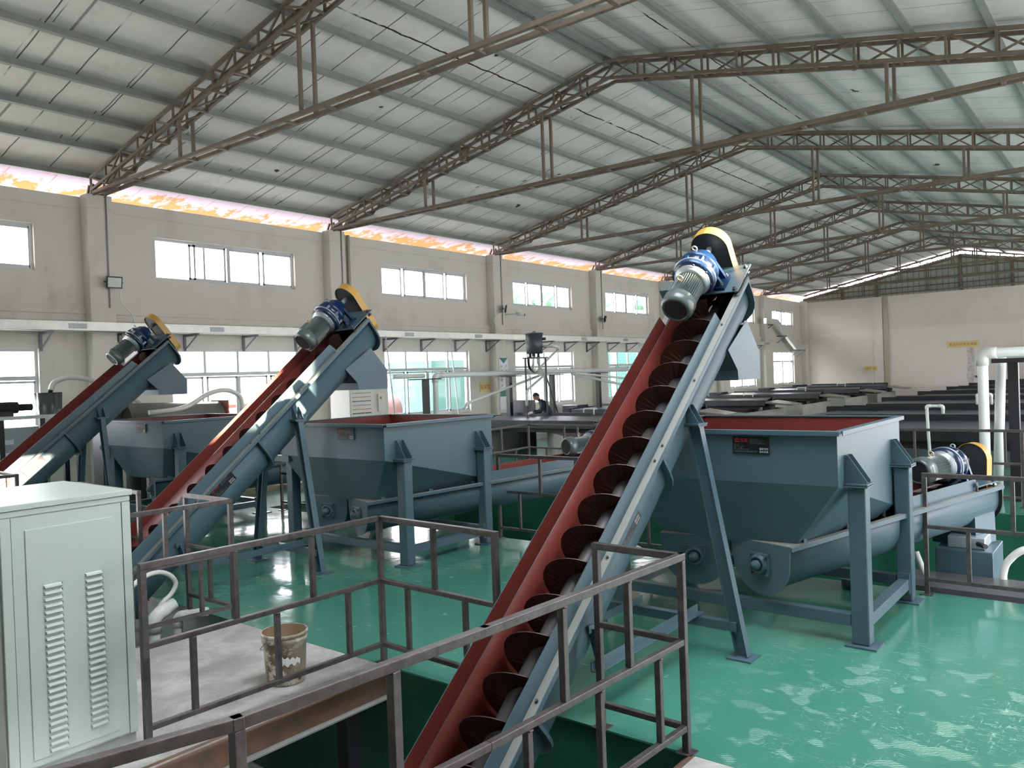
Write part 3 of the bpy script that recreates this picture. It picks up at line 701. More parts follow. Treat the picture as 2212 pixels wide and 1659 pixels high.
def chain_guard(T, parent, u, w_top, w_bot, r, depth=0.11):
    n_ = 16; out = [(math.cos(PI * i / n_) * r, w_top + math.sin(PI * i / n_) * r) for i in range(n_ + 1)]
    out += [(math.cos(PI + PI * i / n_) * r * 0.9, w_bot + math.sin(PI + PI * i / n_) * r * 0.9) for i in range(n_ + 1)]
    q = MB(T); k_ = len(out)
    vs = [(v, u, w) for v, w in out] + [(v, u + depth, w) for v, w in out] + [(v * 0.965, u, w_top + (w - w_top) * 0.985 if w > w_top else w) for v, w in out]
    q.add(vs, [(i, (i + 1) % k_, k_ + (i + 1) % k_, k_ + i) for i in range(k_)] + [[k_ + i for i in range(k_)][::-1]])
    gd = q.build('chain_guard', [yellow, yellow], parent, solid=0.004)
    q = MB(T); q.add([(v * 0.97, u + 0.012, w) for v, w in out], [list(range(k_))]); q.build('guard_back', darkmetal, gd)
    for (ww, rr) in ((w_top, r * 0.62), (w_bot, r * 0.62)):
        q = MB(T); vs = []; n2 = 36
        for t_ in (0.02, 0.045):
            for i in range(n2): a = 2 * PI * i / n2; R_ = rr * (1.0 if i % 2 else 0.88); vs.append((math.cos(a) * R_, u + t_, ww + math.sin(a) * R_))
        q.add(vs, [(i, (i + 1) % n2, n2 + (i + 1) % n2, n2 + i) for i in range(n2)] + [list(range(n2)), list(range(n2, 2 * n2))]); q.build('sprocket', flight_m, gd)
    # roller chain
    q = MB(T); rc = r * 0.68; path = [V((math.cos(PI * i / 20) * rc, u + 0.033, w_top + math.sin(PI * i / 20) * rc)) for i in range(21)] + [V((math.cos(PI + PI * i / 20) * rc, u + 0.033, w_bot + math.sin(PI + PI * i / 20) * rc)) for i in range(21)]
    path.append(path[0]); q.tube(path, 0.013, 6, False); q.build('chain', darkmetal, gd)
    return gd

def nameplate(parent, origin, X, Y, Wd, Ht, out):
    """black enamel plate; origin = lower left corner, X right, Y up, out = outward normal"""
    X, Y, out, o = V(X).normalized(), V(Y).normalized(), V(out).normalized(), V(origin)
    q = MB(); q.prism([o, o + X * Wd, o + X * Wd + Y * Ht, o + Y * Ht], out * 0.003); pl = q.build('nameplate', plate_black, parent)
    at = lambda x, y: o + X * (x * Wd) + Y * (y * Ht) + out * 0.0045
    q = MB()
    c = at(0.125, 0.80); rr = Ht * 0.125
    ring = lambda r: [c + X * math.cos(a) * r + Y * math.sin(a) * r for a in [2 * PI * i / 28 for i in range(28)]]
    a_, b_ = ring(rr), ring(rr * 0.72); q.add(a_ + b_, [(i, (i + 1) % 28, 28 + (i + 1) % 28, 28 + i) for i in range(28)])
    q.add([c + X * rr * 0.5 * math.cos(t_) + Y * rr * (0.5 * math.sin(t_)) for t_ in [PI * i / 12 for i in range(13)]] , [list(range(13))])
    q.add([c - X * rr * .9 - Y * rr * 1.12, c + X * rr * 1.35 - Y * rr * 1.0, c + X * rr * 1.5 - Y * rr * 0.7, c - X * rr * 0.7 - Y * rr * 0.8], [(0, 1, 2, 3)])
    q.build('logo', plate_red, pl, recalc=False)
    text_part('铭鑫', Ht * 0.245, at(0.205, 0.70), X, Y, plate_red, pl, 'brand_lettering')
    for i, tx in enumerate(['国家高新技术企业', '中国矿山机械行业协会单位', '国家专利产品生产企业', '重选设备·浮选设备·磨矿设备']):
        text_part(tx, Ht * 0.072, at(0.47, 0.83 - i * 0.085), X, Y, plate_grey, pl, 'lettering')
    for i, tx in enumerate(['电话: 0797-', '传真: 0797-   手机:', '网址:         邮箱:', '地址: 江西省赣州市工业园']):
        text_part(tx, Ht * 0.078, at(0.03, 0.50 - i * 0.092), X, Y, plate_grey, pl, 'lettering')
    text_part('江西铭鑫冶金设备有限公司', Ht * 0.115, at(0.03, 0.085), X, Y, plate_grey, pl, 'lettering', spacing=1.02)
    text_part('国家专利', Ht * 0.13, at(0.735, 0.245), X, Y, plate_white, pl, 'slogan_lettering'); text_part('技术先进', Ht * 0.13, at(0.735, 0.075), X, Y, plate_white, pl, 'slogan_lettering')
    return pl

def make_conveyor():
    t = thing('inclined_screw_conveyor', '', 'screw conveyor', (CX, CY0, 0), 0, 'inclined screw conveyors rising out of the near pit')
    T = LC
    u_trough(6.4, HWD, DEP, U0, U1, T, 'trough', t)
    for s_ in (-1, 1):
        q = MB(T); q.box((s_ * (HWD + 0.032), (U0 + U1) / 2, 0.004), (0.058, U1 - U0, 0.010)); q.build('flange', glare_beige, t)
        q = MB(T); q.box((s_ * (HWD + 0.062), (U0 + U1) / 2, -0.012), (0.005, U1 - U0, 0.034)); q.build('flange_lip', blue, t)
        q = MB(T); d0, u_t = -0.56, 0.13
        q.cur = 0 if s_ > 0 else 1
        xo, xi = s_ * (HWD + 0.004), s_ * (HWD - 0.001)
        top = -0.60
        q.cur = 0; q.add([(xo, U0, 0), (xo, d0, 0), (xo, d0 - 0.04, u_t), (xo, U0, u_t)], [(0, 1, 2, 3)])
        q.cur = 1; q.add([(xi, U0, 0), (xi, d0, 0), (xi, d0 - 0.04, u_t), (xi, U0, u_t)], [(0, 1, 2, 3)])
        q.cur = 0; q.add([(xo, U0, u_t), (xo, d0 - 0.04, u_t), (xi, d0 - 0.04, u_t), (xi, U0, u_t)], [(0, 1, 2, 3)]); q.add([(xo, d0, 0), (xo, d0 - 0.04, u_t), (xi, d0 - 0.04, u_t), (xi, d0, 0)], [(0, 1, 2, 3)])
        q.build('side_board', [blue, red], t, recalc=False)
    q = MB(T); bolts(q, [(s_ * (HWD + 0.035), u, 0.008) for s_ in (-1, 1) for u in (-0.62, -2.10, -2.24, -4.23, -4.37, -3.2, -5.2)], T((0, 0, 1)) - T((0, 0, 0)), 0.009, 0.0)
    q = MB(T)
    for s_ in (-1, 1):
        for u in (-0.62, -1.35, -2.09, -2.25, -3.15, -4.22, -4.38, -5.3): q.cyl((s_ * (HWD + 0.035), u, 0.008), (s_ * (HWD + 0.035), u, 0.024), 0.010, 6, smooth=False)
    q.build('flange_bolts', bolt_m, t)
    sw = -0.19
    q = MB(T); q.cyl((0, U0, sw), (0, 0.30, sw), 0.062, 20); q.build('screw_shaft', shaft_m, t)
    helix(T, 0.055, 0.238, U0 + 0.1, -0.25, 0.297, sw, hand=-1, ph=1.6).build('screw_flight', flight_m, t, recalc=False)
    # end plate, joint flanges
    pl = plate_prism(T, uprofile(HWD + 0.05, DEP), U1, 0.014).build('end_plate', darkmetal, t)
    ring_prism(T, HWD + 0.006, DEP, 0.05, U1 - 0.014, 0.013).build('end_flange', blue, t)
    q = MB(T)
    for a in [PI + PI * i / 6 for i in range(7)]: p = (math.cos(a) * (HWD + 0.03), U1 + 0.014, -DEP + math.sin(a) * (HWD + 0.03)); q.cyl(p, V(p) + V((0, 0.016, 0)), 0.011, 6, smooth=False)
    q.build('end_plate_bolts', machined, pl)
    for u in (-2.17, -4.31): ring_prism(T, HWD + 0.006, DEP, 0.052, u - 0.012, 0.024).build('joint_flange', blue, t)
    # motor bridge plate on studs, geared motor and chain guard
    q = MB(T); q.box((0, 0.0, 0.062), (0.66, 0.42, 0.012)); q.build('motor_plate', blue, t, 0.003)
    for s_ in (-1, 1):
        for u in (-0.18, 0.16): q = MB(T); q.cyl((s_ * 0.295, u, 0.008), (s_ * 0.295, u, 0.10), 0.012, 8); q.cyl((s_ * 0.295, u, 0.009), (s_ * 0.295, u, 0.028), 0.026, 6, smooth=False); q.cyl((s_ * 0.295, u, 0.069), (s_ * 0.295, u, 0.088), 0.022, 6, smooth=False); q.build('plate_stud', bolt_m, t)
    q = MB(T)
    for s_ in (-1, 1):
        for u in (-0.13, 0.02): q.cyl((s_ * 0.17, u - 0.01, 0.09), (s_ * 0.17, u - 0.01, 0.125), 0.010, 8); q.cyl((s_ * 0.17, u - 0.01, 0.096), (s_ * 0.17, u - 0.01, 0.112), 0.020, 6, smooth=False)
    q.build('foot_bolts', bolt_m, t)
    gear_motor(T, t, -0.74, 0.285)
    chain_guard(T, t, U1 + 0.10, 0.285, sw + 0.02, 0.178, 0.105)
    # discharge chute under the head
    Y = lambda y: y - CY0
    prof = [(7.08, 2.68), (7.36, 2.385), (7.355, 2.13), (6.85, 2.13), (6.835, 2.22), (6.64, 2.40)]
    ch = None
    for s_ in (-1, 1):
        q = MB(); q.prism([(s_ * (HWD + 0.002), Y(y), z) for y, z in prof], (s_ * 0.005, 0, 0))
        o = q.build('chute_side', blue, t)
    q = MB()
    for (a, b) in ((3, 4), (4, 5)):
        (y0, z0), (y1, z1) = prof[a], prof[b]; q.prism([(-HWD, Y(y0), z0), (HWD, Y(y0), z0), (HWD, Y(y1), z1), (-HWD, Y(y1), z1)], (0, 0.005, 0))
    q.build('chute_face', blue, t); q = MB()
    q.prism([(-HWD, Y(7.36), 2.385), (HWD, Y(7.36), 2.385), (HWD, Y(7.355), 2.13), (-HWD, Y(7.355), 2.13)], (0, 0.005, 0))
    q.prism([(-HWD, Y(7.12), 2.64), (HWD, Y(7.12), 2.64), (HWD, Y(7.36), 2.385), (-HWD, Y(7.36), 2.385)], (0, 0.005, 0))
    q.build('chute_face', blue, t)
    # support legs
    for s_ in (-1, 1):
        xf, xt = s_ * 0.655, s_ * (HWD + 0.055); zt = 1.80
        q = MB(); d = V((xf - xt, 0, -zt)).normalized(); a = V((xt, 0, zt)); b = V((xf, 0, 0.012))
        R = orient(b - a, (0, 1, 0))
        for off in (-0.045, 0.045): q.bar(a + R @ V((0, 0, 0)) + V((0, off, 0)) * 0 + (R @ V((off, 0, 0))), b + (R @ V((off, 0, 0))), 0.007, 0.075, (0, 1, 0))
        q.bar(a, b, 0.09, 0.007, (0, 1, 0)); lg = q.build('leg', blue, t)
        q = MB(); q.box((xf, 0, 0.007), (0.20, 0.20, 0.014)); q.build('base_plate', blue, lg)
        q = MB(); q.box((xt - s_ * 0.01, 0, zt + 0.006), (0.15, 0.17, 0.012)); q.box((xt, 0.0, zt - 0.008), (0.13, 0.15, 0.012)); q.build('cap_plate', blue, lg)
        for dy in (-0.045, 0.045):
          q = MB(); q.prism([(xt + s_ * 0.055, dy - 0.004, zt + 0.012), (s_ * HWD, dy - 0.004, zt + 0.012), (s_ * HWD, dy - 0.004, zt + 0.16), (s_ * (HWD + 0.02), dy - 0.004, zt + 0.16)], (0, 0.008, 0))
          q.build('gusset', blue, lg)
    q = MB(); q.mm((-0.62, -0.035, 0.20), (0.62, 0.035, 0.27)); q.build('cross_beam', blue, t)
    for s_, y1 in ((1, 4.40), (-1, 4.40)):
        x = s_ * (HWD + 0.02)
        q = MB(); q.box((x, (Y(y1) - 0.0) / 2, 0.285), (0.06, abs(Y(y1)) + 0.12, 0.006)); q.box((x - s_ * 0.03, (Y(y1)) / 2, 0.315), (0.006, abs(Y(y1)) + 0.12, 0.06)); br = q.build('angle_brace', blue, t)
        q = MB(); q.bar((x + s_ * 0.0, Y(y1) + 0.02, 0.27), (x, Y(y1) - 0.09, 0.58), 0.006, 0.06, (1, 0, 0)); q.box((x, Y(y1) - 0.09, 0.58), (0.012, 0.07, 0.05)); q.build('brace_strap', blue, br)
    # enamel nameplate on the outer side
    o = LC((HWD + 0.0075, -2.98, -0.165)); nameplate(t, o, LC((0, 1, 0)) - LC((0, 0, 0)), LC((0, 0, 1)) - LC((0, 0, 0)), 0.35, 0.135, (1, 0, 0))
    return t
c3 = make_conveyor(); c3['label'] = 'big inclined screw conveyor nearest the camera, its dark screw flights visible in the red trough'
c2 = dup(c3, (CX - 5.17, CY0, 0), 'middle of the three inclined screw conveyors, its trough lit by a patch of sun')
c1 = dup(c3, (CX - 10.34, CY0, 0), 'farthest of the three inclined screw conveyors, rising left of the middle hopper')

# ------------------------------------------------------------------ feed hoppers
HX, HY = -2.93, 7.385
def make_hopper():
    t = thing('feed_hopper', '', 'hopper', (HX, HY, 0), 0, 'blue-grey feed hoppers with red linings')
    hx, y0, y1 = 1.02, -0.985, 0.985
    zr, zf, zb = 1.71, 1.285, 0.76
    P = dict(a=(-hx, y0, zr), b=(hx, y0, zr), c=(hx, y1, zr), d=(-hx, y1, zr), e=(-hx, y0, zf), f=(hx, y0, zf), g=(0.60, -0.80, zb - .02), h=(-0.60, -0.80, zb - .02),
             i=(hx, 0.80, 0.87), j=(hx, y1, 0.93), k=(-hx, 0.80, 0.87), l=(-hx, y1, 0.93), m=(0.94, 0.78, 0.79), n=(-0.94, 0.78, 0.79), o=(0.0, -0.74, 0.78), p=(0.0, 0.76, 1.15))
    F = ['abfe', 'efgh', 'bcji', 'bif', 'fimg', 'dalk'.replace('a', 'a'), 'ijm', 'lkn', 'cdlj', 'jlnm', 'nhk', 'ehk', 'gmpo', 'hnpo']
    F = ['abfe', 'efgh', 'bcjif', 'fimg', 'adlke', 'eknh', 'ijm', 'lkn', 'cdlj', 'jlnpm', 'gmpo', 'hopn', 'gho']
    keys = list(P); q = MB(); q.add([P[k_] for k_ in keys], [[keys.index(c) for c in f_] for f_ in F])
    body = q.build('hopper_body', [blue, red], t, solid=0.008)
    # rim: rolled flange
    for (a, b) in (((-hx - .03, y0), (hx + .03, y0)), ((hx, y0), (hx, y1)), ((-hx - .03, y1), (hx + .03, y1)), ((-hx, y0), (-hx, y1))):
        q = MB(); ang = (a[0] == b[0]); ox = 0.012 * (1 if a[0] > 0 else -1) if ang else 0; oy = 0.012 * (1 if a[1] > 0 else -1) if not ang else 0
        q.bar((a[0] + ox, a[1] + oy, zr + 0.004), (b[0] + ox, b[1] + oy, zr + 0.004), 0.07, 0.014); q.bar((a[0] + ox * 3.6, a[1] + oy * 3.6, zr - 0.010), (b[0] + ox * 3.6, b[1] + oy * 3.6, zr - 0.010), 0.008, 0.035)
        q.build('rim', blue, t, 0.003)
    # posts
    for sx in (-1, 1):
        for yy in (-0.755, 0.70):
            x = sx * 1.105
            q = MB(); q.mm((x - 0.068, yy - 0.068, 0.014), (x + 0.068, yy + 0.068, 1.262)); po = q.build('post', blue, t, 0.012)
            q = MB(); q.box((x + sx * 0.01, yy, 0.007), (0.24, 0.24, 0.014)); q.build('base_plate', blue, po)
            q = MB(); q.box((x - sx * 0.005, yy, 1.270), (0.20, 0.20, 0.014)); q.box((x - sx * 0.005, yy, 1.288), (0.20, 0.20, 0.012)); q.build('cap_plate', blue, po, 0.002)
            for dy in (-0.055, 0.055):
                q = MB(); q.prism([(sx * (hx + 0.002), yy + dy - 0.004, 1.295), (sx * (hx + 0.165), yy + dy - 0.004, 1.295), (sx * (hx + 0.165), yy + dy - 0.004, 1.315), (sx * (hx + 0.03), yy + dy - 0.004, 1.515), (sx * (hx + 0.002), yy + dy - 0.004, 1.515)], (0, 0.008, 0)); q.build('gusset', blue, po)
    for yy, nm in ((-0.755, 'front'), (0.70, 'rear')):
        q = MB(); q.mm((-1.03, yy - 0.045, 0.15), (1.03, yy + 0.045, 0.245)); q.build('cross_beam', blue, t, 0.004)
    for sx in (-1, 1):
        x = sx * 1.105; q = MB(); q.mm((x - 0.045, -0.68, 0.13), (x + 0.045, 0.63, 0.225)); q.build('side_beam', blue, t, 0.004)
        q = MB(); q.mm((x - 0.05, 0.60, 0.09), (x + 0.05, 0.632, 0.28)); q.build('splice_plate', blue, t)
    q = MB(); q.mm((-1.17, y0 - 0.02, 1.20), (-0.85, y0 + 0.05, 1.282)); q.build('upper_beam', blue, t, 0.004)
    # small lugs along the lower edges
    for fr in (0.06, 0.5, 0.92):
        a, b = V(P['g']), V(P['m']); p = a.lerp(b, fr); q = MB(); q.box(p + V((0.035, -0.01, 0.02)), (0.012, 0.075, 0.085)); q.box(p + V((0.01, -0.01, -0.018)), (0.05, 0.075, 0.01)); q.build('lug', blue, t)
    a, b = V(P['h']), V(P['n']); p = a.lerp(b, 0.04); q = MB(); q.box(p + V((-0.035, -0.01, 0.02)), (0.012, 0.075, 0.085)); q.box(p + V((-0.01, -0.01, -0.018)), (0.05, 0.075, 0.01)); q.build('lug', blue, t)
    nameplate(t, (0.172, y0 - 0.0095, 1.523), (1, 0, 0), (0, 0, 1), 0.315, 0.143, (0, -1, 0))
    return t
h3 = make_hopper(); h3['label'] = 'blue-grey feed hopper with red lining, right of the big inclined conveyor'
h2 = dup(h3, (HX - 5.19, HY, 0), 'middle blue-grey feed hopper, between the middle and the big inclined conveyor')
h1 = dup(h3, (HX - 10.38, HY, 0), 'farthest blue-grey feed hopper, beyond the farthest inclined conveyor')

# horizontal screw conveyors under the hoppers, splayed left and right, reaching over the far pit
def make_outlet(LN=3.45):
    t = thing('outlet_screw_conveyor', '', 'screw conveyor', (0, 0, 0), 0, 'splayed screw conveyors under the hoppers')
    el = math.radians(2.6); ce, se = math.cos(el), math.sin(el);  hw, dep = 0.262, 0.145
    T = lambda p: V((p[0], p[1] * ce - p[2] * se, 0.745 + p[1] * se + p[2] * ce))
    u_trough(LN, hw, dep, 0.0, LN, T, 'trough', t)
    for s_ in (-1, 1):
        q = MB(T); q.box((s_ * (hw + 0.028), LN / 2, 0.004), (0.055, LN, 0.010)); q.build('flange', glare_beige, t)
        q = MB(T); q.box((s_ * (hw + 0.057), LN / 2, -0.012), (0.005, LN, 0.034)); q.build('flange_lip', blue, t)
        xo, xi = s_ * (hw + 0.004), s_ * (hw - 0.001); a, b, u_t = 1.66, LN - 0.46, 0.135
        q = MB(T); q.cur = 0; q.add([(xo, a, 0), (xo, b + .06, 0), (xo, b, u_t), (xo, a, u_t)], [(0, 1, 2, 3)]); q.cur = 1; q.add([(xi, a, 0), (xi, b + .06, 0), (xi, b, u_t), (xi, a, u_t)], [(0, 1, 2, 3)])
        q.cur = 0; q.add([(xo, a, u_t), (xo, b, u_t), (xi, b, u_t), (xi, a, u_t)], [(0, 1, 2, 3)]); q.build('side_board', [blue, red], t, recalc=False)
    q = MB(T); q.add([(-hw - .05, -0.004, 0.012), (hw + .05, -0.004, 0.012), (hw + .05, 0.19, 0.012), (-hw - .05, 0.19, 0.012)], [(0, 1, 2, 3)]); q.build('front_cover', glare_beige, t, solid=0.004)
    pl = plate_prism(T, [(-hw - .055, 0.012)] + [(v * 1.0, w) for v, w in uprofile(hw + 0.035, dep)][1:-1] + [(hw + .055, 0.012)], -0.012, 0.012).build('end_plate', blue, t)
    plate_prism(T, uprofile(hw + 0.035, dep), LN, 0.012).build('rear_plate', darkmetal, t)
    # flange bearing
    sw = -0.175
    q = MB(T); q.box((0, -0.022, sw), (0.20, 0.02, 0.20)); be = q.build('bearing_housing', bolt_m if False else blue, t, 0.012)
    def lathe(prof, nm, m_):
        q = MB(T); n_ = 28; vs = []
        for u, r in prof:
            for i in range(n_): a = 2 * PI * i / n_; vs.append((math.cos(a) * r, u, sw + math.sin(a) * r))
        q.add(vs, [(k_ * n_ + i, k_ * n_ + (i + 1) % n_, (k_ + 1) * n_ + (i + 1) % n_, (k_ + 1) * n_ + i) for k_ in range(len(prof) - 1) for i in range(n_)], True); return q.build(nm, m_, be)
    lathe([(-0.03, 0.088), (-0.055, 0.078), (-0.062, 0.074), (-0.062, 0.058), (-0.045, 0.056), (-0.045, 0.0)], 'bearing_ring', blue)
    lathe([(-0.03, 0.042), (-0.085, 0.042), (-0.088, 0.038), (-0.088, 0.030), (-0.105, 0.030), (-0.107, 0.0)], 'shaft_end', blue)
    q = MB(T)
    for sx in (-1, 1):
        for sz in (-1, 1): q.cyl((sx * 0.08, -0.03, sw + sz * 0.08), (sx * 0.08, -0.052, sw + sz * 0.08), 0.014, 6, smooth=False)
    q.build('bearing_bolts', bolt_m, be)
    q = MB(T); q.cyl((0, 0.0, sw), (0, LN + 0.12, sw), 0.05, 16); q.build('screw_shaft', shaft_m, t)
    helix(T, 0.045, 0.235, 0.1, LN - 0.1, 0.28, sw).build('screw_flight', flight_m, t, recalc=False)
    q = MB(T); q.box((0, LN - 0.30, 0.062), (0.62, 0.42, 0.012)); q.build('motor_plate', blue, t)
    for s_ in (-1, 1):
        for u in (-0.48, -0.14): q = MB(T); q.cyl((s_ * 0.285, LN + u, 0.008), (s_ * 0.285, LN + u, 0.11), 0.012, 8); q.cyl((s_ * 0.285, LN + u, 0.07), (s_ * 0.285, LN + u, 0.088), 0.024, 6, smooth=False); q.build('plate_stud', bolt_m, t)
    gear_motor(T, t, LN - 1.04, 0.265)
    chain_guard(T, t, LN - 0.02, 0.265, -0.02, 0.172, 0.10)
    q = MB(T); q.box((0, LN - 0.24, -0.42), (0.46, 0.40, 0.34)); q.build('outlet_box', blue, t)
    return t
YW = math.radians(-18.5)
o3r = make_outlet(); o2r = make_outlet(4.33); o2r.location = (HX - 5.19 + 0.315, 6.555, 0); o2r.rotation_euler = (0, 0, YW); o2r['label'] = 'outlet screw conveyor running right from the middle hopper, motor beside the big conveyor'
o3r.location = (HX + 0.315, 6.555, 0); o3r.rotation_euler = (0, 0, YW)
o3r['label'] = 'splayed outlet screw conveyor to the right of the nearest hopper, motor over the far pit'
lab = {('3', 'l'): 'left outlet screw conveyor under the nearest hopper, round bearing on its end plate',
       ('2', 'r'): 'outlet screw conveyor running right from the middle hopper, motor beside the big conveyor', ('2', 'l'): 'left outlet screw conveyor under the middle hopper',
       ('1', 'r'): 'right outlet screw conveyor under the farthest hopper', ('1', 'l'): 'left outlet screw conveyor under the farthest hopper'}
for (k_, sd), lb in lab.items():
    off = {'3': 0, '2': -5.19, '1': -10.38}[k_]
    if (k_, sd) in (('1', 'l'), ('2', 'r')): continue
    dup(o3r, (HX + off + (0.315 if sd == 'r' else -0.30), 6.555 if sd == 'r' else 6.58, 0), lb, YW if sd == 'r' else math.radians(14))

# ------------------------------------------------------------------ welded guardrails
TOPZ, MIDZ, LOWZ = 1.17, 0.655, 0.15
def guardrail(pts, label, posts, z0=0.0, tw=0.036, first=0.0, group='raw steel guardrails around the pits', low=True, bal=0.28, foot=True, skip_bal=(), nobal=False):
    """pts: plan polyline; posts: list of (segment, distance) of full-height posts"""
    pts = [V((p[0], p[1], 0)) for p in pts]; o = pts[0]
    t = thing('guardrail', label, 'railing', (o.x, o.y, z0), 0, group)
    S = lambda p: p - o
    tp = 0.042; pos = []
    for si in range(len(pts) - 1):
        a, b = pts[si], pts[si + 1]; d = (b - a).normalized(); L = (b - a).length
        for z, nm, w in ((TOPZ - 0.02, 'top_rail', tp), (MIDZ, 'middle_rail', tw), (LOWZ, 'bottom_rail', tw)):
            if not low and nm == 'bottom_rail': continue
            q = MB(S); e = d * (tp / 2 if nm == 'top_rail' else 0); q.bar(a - e + V((0, 0, z)), b + e + V((0, 0, z)), w, w); q.build(nm, raw, t, 0.004)
        ps = sorted(x for s_, x in posts if s_ == si)
        for x in ps:
            p = a + d * x; q = MB(S); q.mm((p.x - tp / 2, p.y - tp / 2, 0.0), (p.x + tp / 2, p.y + tp / 2, TOPZ - 0.041)); po = q.build('post', raw, t, 0.004)
            if foot: q = MB(S); q.box((p.x, p.y, 0.004), (0.10, 0.10, 0.008)); q.build('foot_plate', raw, po)
            q = MB(S)
            for z in (TOPZ - 0.045, MIDZ + 0.02):
                q.cyl(p + V((tp / 2, 0, z)) - d * 0.018, p + V((tp / 2, 0, z)) + d * 0.018, 0.006, 6)
            pos.append(x)
        if nobal: continue
        k_ = 0; x = first + bal if si == 0 else bal
        while x < L - 0.12:
            if all(abs(x - y) > 0.1 for y in ps):
                p = a + d * x; up_ = k_ % 2 == 1
                zz = (MIDZ + tw / 2, TOPZ - 0.04) if up_ else (LOWZ + tw / 2, MIDZ - tw / 2)
                if up_ or low:
                    q = MB(S); q.mm((p.x - tw / 2, p.y - tw / 2, zz[0]), (p.x + tw / 2, p.y + tw / 2, zz[1])); bl = q.build('baluster', raw, t, 0.003)
                    q = MB(S); q.cyl(p + V((tw / 2 + .002, -0.014, zz[1] - 0.004)), p + V((tw / 2 + .002, 0.014, zz[1] - 0.004)), 0.005, 6); q.build('weld_bead', weld_m, bl)
            k_ += 1; x += bal
    return t
guardrail([(-2.75, 4.22), (-2.16, 4.21)], 'short raw steel rail across the pit edge, right side of the big conveyor', [(0, 0.0)], nobal=True)
guardrail([(-2.16, 4.21), (-2.25, 2.56), (-2.33, 1.42), (-2.56, 0.55)], 'long raw steel guardrail running along the foreground towards the camera', [(0, 0.0), (1, 0.5), (2, 0.0), (2, 0.8)])
guardrail([(-4.86, 2.36), (-4.80, 4.24)], 'raw steel guardrail on the chequered platform beside the bucket', [(0, 0.0), (0, 1.88)], bal=0.31)
guardrail([(-4.80, 4.24), (-3.56, 4.19)], 'raw steel rail between the platform corner and the big conveyor', [(0, 1.24)], bal=0.31)
guardrail([(-7.63, 4.18), (-6.84, 4.19)], 'short raw steel rail beside the middle conveyor, left of the platform', [(0, 0.0)], bal=0.4)
guardrail([(-6.84, 4.19), (-7.02, 2.0)], 'raw steel guardrail on the left edge of the bucket platform, running behind the cabinet', [(0, 0.0), (0, 2.15)], bal=0.31)
guardrail([(-9.9, 4.12), (-8.36, 4.06)], 'raw steel rail left of the middle conveyor, showing just above the cabinet', [(0, 0.0), (0, 1.54)], bal=0.31)
guardrail([(-12.8, 4.15), (-11.82, 4.12)], 'warm lit raw steel rail at the left picture edge by the farthest conveyor', [(0, 0.0), (0, 0.98)], bal=0.31)
guardrail([(-11.82, 4.12), (-12.0, 2.3)], 'raw steel rail at the left picture edge running back from the lit corner', [(0, 1.8)], bal=0.31)
g2 = 'raw steel guardrails around the pits'
guardrail([(-1.71, 8.40), (0.5, 8.40)], 'raw steel guardrail at the far pit, in front of the grey machine on the right', [(0, 0.0), (0, 2.2)], bal=0.36)
guardrail([(-7.06, 8.44), (-5.1, 8.44)], 'raw steel guardrail at the far pit, left of the big conveyor', [(0, 0.0), (0, 1.3)], bal=0.36)
guardrail([(-5.1, 8.44), (-4.3, 8.44)], 'raw steel guardrail at the far pit, right behind the big conveyor', [(0, 0.8)], bal=0.36)
guardrail([(-12.1, 8.44), (-9.6, 8.44)], 'raw steel guardrail at the far pit, behind the middle conveyor legs', [(0, 0.0), (0, 2.5)], bal=0.36)
guardrail([(-10.62, 11.9), (-10.72, 13.9)], 'raw steel rail beyond the far pit, running away beside the middle hopper', [(0, 0.0), (0, 2.0)], bal=0.5)
guardrail([(-10.72, 13.9), (-8.0, 13.75)], 'raw steel rail beyond the far pit, below the nearest shaking table', [(0, 1.35), (0, 2.7)], bal=0.5)
guardrail([(-4.2, 13.93), (2.6, 13.98)], 'raw steel rail along the far edge of the far pit, right of the nearest hopper', [(0, 0.0), (0, 2.7), (0, 5.4)], bal=0.62)
guardrail([(-1.15, 13.6), (-1.15, 12.0)], 'low raw steel rail piece over the far pit edge behind the chain guard', [(0, 0.0)], bal=0.6)

# ------------------------------------------------------------------ chequered platforms across the near pit
def platform(x0, x1, y0, y1, label):
    t = thing('steel_platform', label, 'platform', ((x0 + x1) / 2, (y0 + y1) / 2, -0.02)); S = lambda p: p - t.location
    q = MB(S); q.mm((x0, y0, -0.010), (x1, y1, 0.003)); q.build('checker_plate', checker, t)
    for x in (x0 + 0.03, x1 - 0.03):
        s_ = 1 if x > (x0 + x1) / 2 else -1
        q = MB(S); q.mm((x - 0.004, y0, -0.20), (x + 0.004, y1, -0.011)); q.mm((x - 0.004, y0, -0.022), (x + s_ * 0.055, y1, -0.011)); q.build('channel_beam', rustch, t)
        q = MB(S); q.mm((x - 0.005, y0, -0.212), (x + s_ * 0.065, y1, -0.2005)); q.build('bottom_flange', glare_beige, t)
        q = MB(S); q.mm((x + s_ * 0.0, y0, 0.0035), (x + s_ * 0.028, y1, 0.008)); q.build('edge_strip', rustch, t)
    for y in (y0 + 0.1, y1 - 0.1):
        q = MB(S); q.mm((x0 + 0.05, y - 0.04, -0.18), (x1 - 0.05, y + 0.04, -0.012)); q.build('cross_beam', rustch, t)
    for x in (x0 + 0.12, x1 - 0.12):
        for y in (y0 + 0.1, y1 - 0.35):
            q = MB(S); q.mm((x - 0.06, y - 0.06, PD), (x + 0.06, y + 0.06, -0.2)); q.build('support_post', blackframe, t)
    return t
platform(-6.92, -4.66, -2.3, 4.19, 'dusty chequered steel platform with rusty channel edge under the bucket')
platform(-2.13, 2.9, -2.3, 4.19, 'chequered steel platform corner at the bottom right beside the green floor')
platform(-12.1, -9.85, -2.3, 4.19, 'chequered steel platform hidden behind the cabinet at the left')
q = MB(); q.mm((-4.3, 1.6, -1.02), (-4.18, 4.15, -0.9)); 
